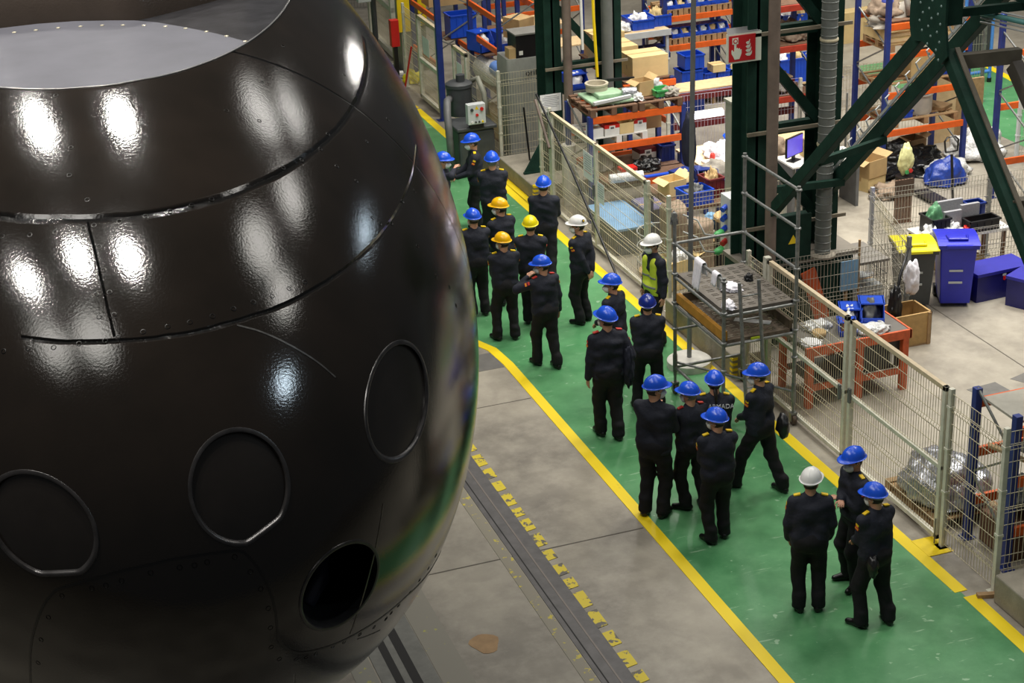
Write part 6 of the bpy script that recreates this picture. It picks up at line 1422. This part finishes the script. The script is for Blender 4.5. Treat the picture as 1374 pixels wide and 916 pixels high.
MB().box(15.75,16.25,28.4,28.8,.94,1.3).build('dark_crate', M_BLACK, t); MB().box(16.05,16.1,28.39,28.4,.97,1.25).build('lime_strip', M_YELBIN, t)
# far aisle objects
t = thing('blue_frame_cart', 'light blue framed cart at the far upper right', 'cart', (21.9,32.5,0))
for x in (21.6,22.3):
    MB().cyl((x,32.5,.1),(x,32.5,2.2),.04,n=10).build('post', mat('light_blue_frame', rgb(80,140,220), .4), t); MB().cyl((x,32.5,.0),(x,32.5,.1),.05,n=12).build('wheel', M_BLACK, t)
for z in (.25,1.5): MB().cyl((21.6,32.5,z),(22.3,32.5,z),.04,n=10).build('rail', MATS['light_blue_frame'], t)
MB().box(21.66,22.24,32.48,32.52,.4,1.4).build('dark_panel', M_DGREY, t)
carton('wide tan crate stack far behind the tall right rack', 22.4, 37.4, 0, 2.6, 1.0, .75, M_CARD2)
tag(MB().box(21.1,23.6,37.3,37.36,.75,2.6).build('white_sheet', mat('pale_wall_sheet', rgb(200,198,190), .6, var=.06)), 'big pale sheet standing on the far tan crates', 'sheet')
tag(MB().box(23.7,24.6,37.2,38.2,0,2.6).build('dark_cabinet', M_BLACK, bevel=.01), 'tall dark cabinet far behind the right rack', 'cabinet')
# floor objects inside the right enclosure
carton('brown cardboard box open on another box by the thin fence', 16.35, 27.45, .26, .46, .44, .34, M_CARD, .3, True); carton('lower tan carton under the open cardboard box', 16.35, 27.45, 0, .46, .42, .26, M_CARD2, .3)
o = lump((16.85,27.0,.30), (.14,.1,.27), mat('pale_yellow_bag', rgb(224,222,160), .5, var=.2, bump=.6, bscale=12), 'shopping_bag', 120, .3, 1.8, 4, False); tag(o, 'pale yellow shopping bag with green and red print', 'bag')
q = MB().cyl((16.9,26.9,.42),(16.9,26.885,.42),.04,n=12).build('red_print', M_RED, o); MB().cyl((16.82,26.9,.40),(16.82,26.885,.40),.04,n=12).build('green_print', M_GREEN, o)
o = MB(); o.lathe([(.16,0),(.18,.3),(.17,.3)], (16.85,27.0,0), 20); tag(o.build('waste_basket', M_BLACK, smooth=True, auto=40), 'black round basket under the yellow shopping bag', 'basket')
o = lump((17.75,27.05,0), (.42,.3,.42), mat('blue_film_bag', rgb(40,66,150), .3, var=.3, bump=.9, bscale=14), 'blue_sack', 121, .25, 1.8); tag(o, 'large shiny blue sack on the floor in front of the black heap', 'sack')
o = lump((16.5,26.9,0), (.35,.3,.18), M_CLOTHT, 'scrap_heap', 122, .5, 3); tag(o, 'brown scrap heap left of the cardboard boxes', 'scrap')
t = thing('pallet_truck', 'black pallet truck handle standing upright behind the fence', 'pallet truck', (17.0,25.6,0)); MB().cyl((17.0,25.6,.1),(17.0,25.75,1.05),.025,n=10).build('shaft', M_BLACK, t); MB().tube([(16.88,25.76,1.1),(16.86,25.78,1.3),(16.92,25.79,1.36),(17.08,25.79,1.36),(17.14,25.78,1.3),(17.12,25.76,1.1),(16.88,25.76,1.1)], .018, 8).build('handle', M_BLACK, t, smooth=True)
MB().box(16.85,17.15,25.5,26.7,.06,.1).build('fork', M_BLACK, t); MB().cyl((16.92,25.6,.08),(17.08,25.6,.08),.08,n=14).build('wheel', M_BLACK, t)
t = thing('wooden_grille', 'brown slatted wooden panel standing on the light floor', 'panel', (15.95,25.6,0)); MB().box(15.72,16.1,25.5,25.54,.0,.02).build('base', M_WOODD, t); 
for k in range(6): MB().box(15.74+.06*k,15.78+.06*k,25.5,25.53,.02,.82).build('slat', M_WOODD, t)
MB().box(15.72,16.1,25.49,25.5,.5,.82).build('panel_top', mat('dark_brown_board', rgb(72,54,42), .6), t)
o = lump((16.35,25.0,0), (.22,.18,.25), M_FILM, 'film_scrap', 123, .4, 2); tag(o, 'clear film scrap right of the slatted panel', 'film')
# table with black crates behind the blue bin
t = thing('sorting_table', 'white sorting table full of crates behind the blue wheeled bin', 'table', (15.5,23.2,0)); MB().box(14.75,16.3,22.85,23.5,.72,.76).build('table_top', M_WHITE, t)
for x in (14.8,15.5,16.2):
    for y in (22.9,23.45): MB().box(x-.025,x+.025,y-.025,y+.025,0,.72).build('leg', M_WOODD, t)
crate('black crate of clear cups at the left of the sorting table', 15.05, 23.15, .76, .32, .4, .3, M_BLACK); o = lump((15.05,23.2,.8), (.14,.16,.38), mat('muted_green_bag', rgb(86,140,100), .5, var=.2), 'green_bag', 130, .3, 2); tag(o, 'green bag in the left black crate on the sorting table', 'bag')
crate('long black crate at the right of the sorting table', 15.8, 22.98, .76, .55, .25, .2, M_BLACK); crate('dark navy crate at the back right of the sorting table', 15.9, 23.35, .76, .3, .22, .34, M_BIND)
for k, (x, y, z, w_, h) in enumerate(((15.45,23.4,.76,.5,.42),(15.35,23.12,.76,.32,.34),(15.72,23.2,.76,.34,.38))): 
    o = MB().box(x-w_/2,x+w_/2,y-.03,y+.03,z,z+h); tag(o.build('mesh_board', mat('grey_mesh_panel', rgb(150,150,154), .5, var=.15, scale=30)), ('wide grey panel standing at the back of the sorting table','left small grey panel on the sorting table','right small grey panel on the sorting table')[k], 'panel')
o = lump((15.25,22.98,.76), (.2,.12,.14), M_FILM, 'film_scrap', 131, .5, 2.4); tag(o, 'white film and red scraps at the front of the sorting table', 'film'); o = lump((15.55,22.95,.76), (.13,.09,.1), M_RED, 'red_scrap', 132, .5, 2.4); tag(o, 'small red scraps in front of the grey panels', 'scrap'); o = lump((14.88,23.0,.76), (.12,.14,.16), M_PAPER, 'paper_scrap', 133, .5, 2.4); tag(o, 'white paper scraps at the left end of the sorting table', 'paper')
o = lump((15.6,23.2,0), (.4,.22,.35), M_CARD, 'scrap_sack', 134, .3, 2); tag(o, 'tan sack under the sorting table', 'sack')
# wheeled bins
def wheelie(label, x, y, rot, body, lid, w_=.56, d=.66, h=1.0):
    t = thing('wheeled_bin', label, 'bin', (x, y, 0)); t.rotation_euler = (0, 0, rot); a = w_/2; b = d/2
    q = MB(); q.add([(-a*.82,-b*.8,.06),(a*.82,-b*.8,.06),(a*.82,b*.75,.06),(-a*.82,b*.75,.06),(-a,-b,h),(a,-b,h),(a,b,h),(-a,b,h)],[(0,3,2,1),(4,5,6,7),(0,1,5,4),(1,2,6,5),(2,3,7,6),(3,0,4,7)]); o = local('bin_body', q, body, t, False); bv = o.modifiers.new('b','BEVEL'); bv.width = .02; bv.segments = 2
    q = MB(); q.box(-a-.03,a+.03,-b-.03,b+.03,h-.06,h); local('bin_rim', q, body, t, False)
    q = MB(); n = 8
    for i in range(n+1):
        y_ = -b-.05+(d+.1)*i/n; z = h+.015+.05*math.sin(math.pi*i/n)
        q.v += [(-a-.04,y_,z),(a+.04,y_,z),(-a-.04,y_,h),(a+.04,y_,h)]
    for i in range(n):
        k = 4*i; q.f += [(k,k+1,k+5,k+4),(k+2,k+6,k+7,k+3),(k,k+4,k+6,k+2),(k+1,k+3,k+7,k+5)]
    q.f += [(0,2,3,1),(4*n,4*n+1,4*n+3,4*n+2)]
    local('lid', q, lid, t, False)
    q = MB(); q.box(-a*.7,a*.7,-b-.1,-b-.05,h-.01,h+.03); q.tube([(-a*.55,-b*.2,h+.07),(-a*.5,-b*.7,h+.065),(a*.5,-b*.7,h+.065),(a*.55,-b*.2,h+.07)], .022, 8); local('lid_grip', q, lid, t, False)
    for s in (-1, 1):
        q = MB(); q.cyl((s*a*.6,b*.8,.1),(s*a*.95,b*.8,.1),.1,n=18); local('wheel', q, M_BLACK, t, True)
    q = MB(); q.cyl((-a*.9,b+.04,h-.04),(a*.9,b+.04,h-.04),.018,n=8); local('handle', q, body, t, True)
    for z in (.42,.62):
        q = MB(); q.box(-a*.45,a*.3,-b*.93-.006-.03*(z-.4),-b*.9,z,z+.03); local('moulded_mark', q, M_CABINET, t, False)
    return t
wheelie('dark grey wheeled bin with a bright yellow lid', 14.15, 22.32, R(-18), mat('anthracite_bin', rgb(62,66,68), .45), M_YELBIN)
wheelie('cobalt blue wheeled bin beside the yellow lidded bin', 14.78, 22.12, R(-24), M_BLUEBIN, M_BLUEBIN, h=1.06)
def lockbox(label, x, y, rot, L_, d, h):
    t = thing('steel_chest', label, 'chest', (x, y, 0)); t.rotation_euler = (0, 0, rot)
    q = MB(); q.box(-L_/2,L_/2,-d/2,d/2,.0,h-.05); local('chest_body', q, mat('dark_cobalt_steel', rgb(28,28,100), .4), t, False); q = MB(); q.box(-L_/2-.015,L_/2+.015,-d/2-.015,d/2+.015,h-.05,h); local('chest_lid', q, M_BLUEBOX, t, False)
    q = MB(); q.box(-.018,.018,-d/2-.02,-d/2-.0,h-.17,h-.11); local('hasp', q, M_RED, t, False); q = MB(); q.box(-.03,.03,-d/2-.012,-d/2,h-.10,h-.06); local('lock_plate', q, M_CABINET, t, False)
    return t
lockbox('long cobalt blue steel chest beside the blue wheeled bin', 15.55, 22.15, R(3), 1.0, .5, .48)
lockbox('cobalt blue steel chest at the right edge, turned to the camera', 15.92, 21.35, R(-62), .95, .62, .5)
# cage, crate, bags
t = thing('wire_cage', 'grey wire cage with a flat lid behind the orange workbench', 'cage', (13.2,22.3,0)); mb = MB(); mb.box(12.85,13.5,21.95,22.75,.96,1.0); mb.build('lid', mat('dusty_grey_lid', rgb(112,108,102), .7, var=.15), t)
for a, b in (((12.87,21.97),(13.48,21.97)),((13.48,21.97),(13.48,22.73)),((12.87,21.97),(12.87,22.73)),((12.87,22.73),(13.48,22.73))):
    mb = MB(); wires(mb, a, b, .04, .96, .06, [.25,.5,.75], []); mb.build('wire_side', M_DGREY, t)
carton('white crate inside the grey wire cage', 13.2, 22.35, .0, .5, .6, .55, M_CABINET)
t = thing('wooden_box', 'open light wooden box right of the orange workbench', 'box', (13.25,21.1,0)); 
for a in ((12.92,13.6,20.85,20.88),(12.92,13.6,21.33,21.36),(12.92,12.95,20.85,21.36),(13.57,13.6,20.85,21.36)): MB().box(a[0],a[1],a[2],a[3],.03,.52).build('side_board', mat('light_timber', rgb(180,146,92), .7, var=.15, scale=9), t)
MB().box(12.92,13.6,20.85,21.36,0,.03).build('bottom', M_WOOD, t)
for x in (12.95,13.53): MB().box(x,x+.05,20.83,20.85,0,.52).build('corner_batten', M_WOOD, t)
o = lump((13.08,21.05,.03), (.10,.10,.42), M_BLACK, 'black_harness', 140, .35, 2, 4, False); tag(o, 'black harness bundle hanging into the light wooden box', 'harness')
o = MB(); o.tube([(13.5,21.42,1.35),(13.2,21.15,1.05),(13.09,21.05,.42)], [.012,.025,.035], 8); tag(o.build('black_strap', M_BLACK, smooth=True), 'black strap from the fence post down to the harness', 'strap')
o = lump((13.5,21.3,.62), (.12,.09,.27), M_CLOTHW, 'white_plastic_bag', 141, .3, 1.8, 4, False); tag(o, 'white plastic bag hanging on the thin fence post', 'bag')
o = MB(); o.bar((11.75,21.45,.05),(12.05,21.2,1.3),.22,.06); tag(o.build('rust_orange_plate', M_RUST), 'rust orange plate leaning behind the thin fence', 'plate') if False else None
o = MB(); o.bar((12.3,21.69,.1),(11.95,21.69,1.15),.24,.04,up=(0,1,0)); tag(o.build('rust_orange_plate', M_RUST), 'rust orange steel plate leaning behind the thin fence', 'plate')
o = MB().box(12.5,12.8,21.67,21.69,.72,1.2); tag(o.build('light_blue_sheet', M_LTBLUE), 'light blue sheet behind the thin fence left of the wire cage', 'sheet'); MB().box(12.6,12.64,21.69,21.73,0,.9).build('sheet_post', M_WOOD, o if False else bpy.data.objects['light_blue_sheet'])
o = MB(); o.cyl((12.85,21.75,0),(12.82,21.7,1.5),.02,n=8); tag(o.build('wooden_stick', M_WOOD), 'wooden broom stick standing by the light blue sheet', 'stick')
# orange workbench
t = thing('orange_workbench', 'orange steel workbench with blue bins behind the wire gate', 'workbench', (11.6,20.0,0)); MB().box(10.84,12.45,19.62,20.5,.86,.92).build('bench_top', mat('oily_bench_top', rgb(110,106,100), .5, .2), t); MB().box(10.82,12.47,19.6,19.64,.8,.93).build('front_apron', M_ORANGEW, t); MB().box(12.45,12.48,19.6,20.52,.8,.93).build('side_apron', M_ORANGEW, t)
for x in (10.9,11.68,12.4):
    for y in (19.66,20.44): MB().box(x-.045,x+.045,y-.045,y+.045,0,.86).build('leg', M_ORANGEW, t)
for z in (.25,): MB().box(10.9,12.4,19.64,19.69,z,z+.08).build('stretcher', M_ORANGEW, t); MB().box(10.9,12.4,20.41,20.46,z,z+.08).build('stretcher', M_ORANGEW, t)
MB().box(10.95,12.35,19.72,20.4,.33,.36).build('lower_shelf', M_DGREY, t); MB().box(11.75,12.35,19.7,20.4,.36,.8).build('dark_cabinet', M_BLACK, t); MB().box(12.2,12.24,19.66,19.7,.42,.66).build('white_handle', M_WHITE, t)
for k, (x, y, z, r_, L_) in enumerate(((12.12,20.12,.92,.1,'upper right blue bin on the orange workbench'),(11.82,20.18,.92,.12,'upper left blue bin on the orange workbench'),(11.62,19.92,.92,.15,'small front blue bin of copper coloured parts on the orange workbench'))): sbin(L_, x, y, z, (.34,.3,.24)[k], (.46,.46,.34)[k], (.3,.24,.17)[k], r_-.55, fill=(M_GREY,M_FILM,M_COPPER)[k])
o = lump((11.95,19.78,.92), (.26,.15,.11), M_FILM, 'coiled_film', 142, .25, 2.4); tag(o, 'coil of clear tubing in film at the front of the orange workbench', 'coil'); o = MB(); o.tube([(11.95+.19*math.cos(a), 19.8+.12*math.sin(a), 1.0+.02*math.sin(3*a)) for a in [k*.25 for k in range(60)]], .012, 6); tag(o.build('tubing_coil', M_FILM, smooth=True), 'clear tubing coil on top of the film', 'tubing')
o = lump((11.3,20.2,.92), (.2,.16,.1), M_FILM, 'film_scrap', 143, .5, 2.4); tag(o, 'clear film scraps at the back left of the orange workbench', 'film'); o = lump((11.0,19.8,.92), (.14,.16,.03), M_PAPER, 'paper_scrap', 144, .3, 2.4); tag(o, 'white papers at the left end of the orange workbench', 'paper'); o = MB(); o.lathe([(.09,0),(.1,.08),(.08,.08)], (11.2,19.95,.92), 16); tag(o.build('small_pot', M_CARD, smooth=True), 'small tan pot beside the white papers', 'pot')
o = MB().cyl((12.62,20.35,.11),(12.62,20.47,.11),.11,n=18); tag(o.build('rubber_wheel', M_BLACK), 'black rubber wheel at the right end of the orange workbench', 'wheel')
# foil wrapped pallet by the gate, and the low blue rack at right
pallet('wooden pallet under the silver foil wrapped goods', 11.15, 16.6, 0, .95, 1.2, M_WOOD, 0); t = lump((11.15,16.6,.145), (.5,.62,.5), M_FOIL, 'foil_wrapped_goods', 150, .2, 1.6, 5); tag(t, 'silver foil wrapped goods on the pallet behind the gate', 'goods')
rack('low blue upright rack with orange beams behind the corner fence', 10.95, 12.9, 14.95, 15.75, 2.0, [.55,1.2,1.85], along='x')
MB().box(11.0,12.85,15.0,15.7,1.86,1.89).build('top_cover', mat('dusty_grey_cover', rgb(168,164,152), .7), bpy.data.objects[[o.name for o in COL.objects if o.name.startswith('storage_rack')][-1]])
for k, (x, z, m) in enumerate(((11.5,.56,M_DGREY),(12.2,.56,M_BLACK),(11.7,1.21,M_GREY),(12.4,1.21,M_DGREY))): o = lump((x,15.35,z), (.35,.26,.26), m, 'wrapped_goods', 151+k, .3, 2); tag(o, ('dark grey goods, left on the lower beams','black goods, right on the lower beams','grey goods, left on the upper beams','dark goods, right on the upper beams')[k]+' of the low blue rack', 'goods')
tag(MB().bar((11.05,15.6,1.3),(12.2,15.1,.7),.1,.03).build('plank', M_WOODP), 'pale plank lying aslant in the low blue rack', 'plank')
tag(MB().box(11.05,12.8,15.05,15.65,.0,.42).build('dark_pallet_box', M_WOODD, bevel=.01), 'dark wooden base box at the bottom of the low blue rack', 'box')
tag(MB().box(10.3,10.75,14.45,14.52,0,.05).rotz(-.3,(10.5,14.5)).build('timber_block', M_WOOD), 'small timber block on the floor at the corner fence post', 'timber')
ST = lambda a, b: (a, b)
person('person in dark uniform and blue helmet, half hidden behind the submarine bow, hand raised', 8.15,27.8,-100,1.74,M_HBLUE,('down',(.10,.26,1.56)),head=(0,-8),seed=1)
person('person in dark uniform and blue helmet facing left beside the dark vacuum tank', 9.0,28.5,95,1.76,M_HBLUE,('grip','grip'),head=(0,-12),seed=2)
person('person in dark uniform and blue helmet, from behind, next before the vacuum tank', 8.88,27.2,0,1.8,M_HBLUE,('low','low'),head=(5,-4),seed=3,hair=M_HAIRG)
person('person in dark uniform and golden yellow helmet, farthest of the three yellow helmets', 8.3,25.05,35,1.74,M_HYEL,('front','front'),head=(35,-6),seed=4)
person('person in dark uniform and blue helmet at the left end of the cream gate', 9.25,25.7,-8,1.76,M_HBLUE,('phone','phone'),feet=((-.10,.10,4),(.13,-.32,-10)),head=(0,-2),seed=5,epaul=None,flag=False)
person('person in dark uniform and blue helmet close against the hull, nearest the submarine bow', 7.74,24.75,18,1.74,M_HBLUE,('low','low'),head=(12,-6),seed=6)
person('person in dark uniform and bright yellow helmet, rightmost of the yellow helmets', 8.42,24.05,-5,1.74,M_HYEL2,('low','low'),feet=((-.09,.05,6),(.10,-.12,-8)),head=(0,-6),seed=7)
person('person in dark uniform and golden yellow helmet at the bend of the yellow line', 7.86,23.7,14,1.68,M_HYEL,('front','front'),feet=((-.17,.0,25),(.11,-.05,-10)),head=(38,-8),seed=8)
person('person in dark jacket and blue helmet walking with a hand at the face mask', 8.06,22.5,30,1.70,M_HBLUE,((-.17,.19,1.44),'down'),feet=((-.10,.12,6),(.08,-.16,-4)),head=(50,-10),epaul=M_REDP,seed=9)
person('person in dark uniform and white helmet with a round emblem, hands behind the back', 9.15,23.8,52,1.72,M_HWHI,('back','back'),head=(34,-6),emblem=True,seed=10)
person('person in white helmet and yellow vest standing at the fence', 9.85,22.55,118,1.74,M_HWHI,('down','down'),head=(0,-8),vest=True,flag=False,seed=11)
person('person in blue helmet with white mask, just before the person in yellow vest', 8.72,21.4,55,1.70,M_HBLUE,('front','front'),head=(32,-4),seed=12)
person('person in dark uniform and dark blue helmet seen from behind by the scaffold', 8.86,20.55,0,1.67,M_HDBLUE,('cross','cross'),feet=((-.17,.0,20),(.16,-.05,-14)),head=(0,2),seed=13)
t14 = person('tall person in dark jacket and blue helmet walking away with a jacket on the arm', 8.02,19.95,14,1.86,M_HBLUE,('down',(.22,.12,.98)),feet=((-.09,.10,10),(.09,-.08,-2)),head=(28,0),epaul=M_REDP,seed=14)
person('tall person in dark uniform and blue helmet turning right at the left yellow line', 7.72,17.75,-28,1.85,M_HBLUE,('front','phone'),head=(-48,-8),epaul=None,flag=False,seed=15)
person('person in dark uniform and blue helmet with left arm raised, left of the lettered jacket', 8.22,17.75,25,1.67,M_HBLUE,((-.30,.30,1.42),'front'),feet=((-.10,-.02,45),(.13,-.12,-5)),head=(30,-8),epaul=M_REDP,hair=M_HAIRG,seed=16)
person('person with ponytail and lettering on the back of the jacket, blue helmet', 8.61,17.9,-2,1.68,M_HBLUE,('front','front'),head=(0,-4),text='ARMADA',tail=True,flag=False,seed=17)
p18 = person('person in dark uniform and blue helmet striding to the left by the scaffold foot', 9.2,17.8,48,1.72,M_HBLUE,('front','front'),feet=((-.12,.30,20),(.14,-.26,-12)),head=(28,-10),seed=18)
person('person in dark uniform and blue helmet seen from behind, nearest of the middle group', 8.16,16.87,16,1.72,M_HBLUE,('front','front'),feet=((-.10,-.03,22),(.11,.06,-12)),head=(40,-6),seed=19)
person('person in dark uniform and white helmet seen from behind, nearest the camera', 8.43,15.08,-4,1.73,M_HWHI,('pocket','pocket'),feet=((-.10,-.01,10),(.12,.0,-14)),head=(-24,-6),seed=20)
person('person in dark uniform and blue helmet with arms crossed, facing left by the gate', 9.16,15.36,108,1.74,M_HBLUE,('cross','cross'),feet=((-.12,.02,25),(.12,.0,-8)),head=(6,-12),seed=21)
p22 = person('person in dark uniform and blue helmet with cap hung on the belt, nearest right', 8.95,14.55,32,1.70,M_HBLUE,('front','front'),feet=((-.16,.02,22),(.15,-.10,-22)),head=(14,-12),seed=22)
# things they carry
o = lump((8.26,19.85,.72), (.07,.12,.30), M_DKCLOTH, 'folded_jacket', 31, .3, 2.4, 4, False); tag(o, 'dark jacket hanging over the arm of the tall person walking away', 'jacket')
o = lump((9.42,17.62,.78), (.075,.11,.17), M_BLACK, 'belt_pouch', 33, .25, 2.2, 3, False); tag(o, 'black pouch on the right hip of the striding person', 'pouch')
o = lump((8.82,14.38,.72), (.055,.09,.13), M_BLACK, 'navy_hat', 35, .35, 2.4, 3, False); tag(o, 'black folded cap hanging from the belt of the nearest person at right', 'cap')
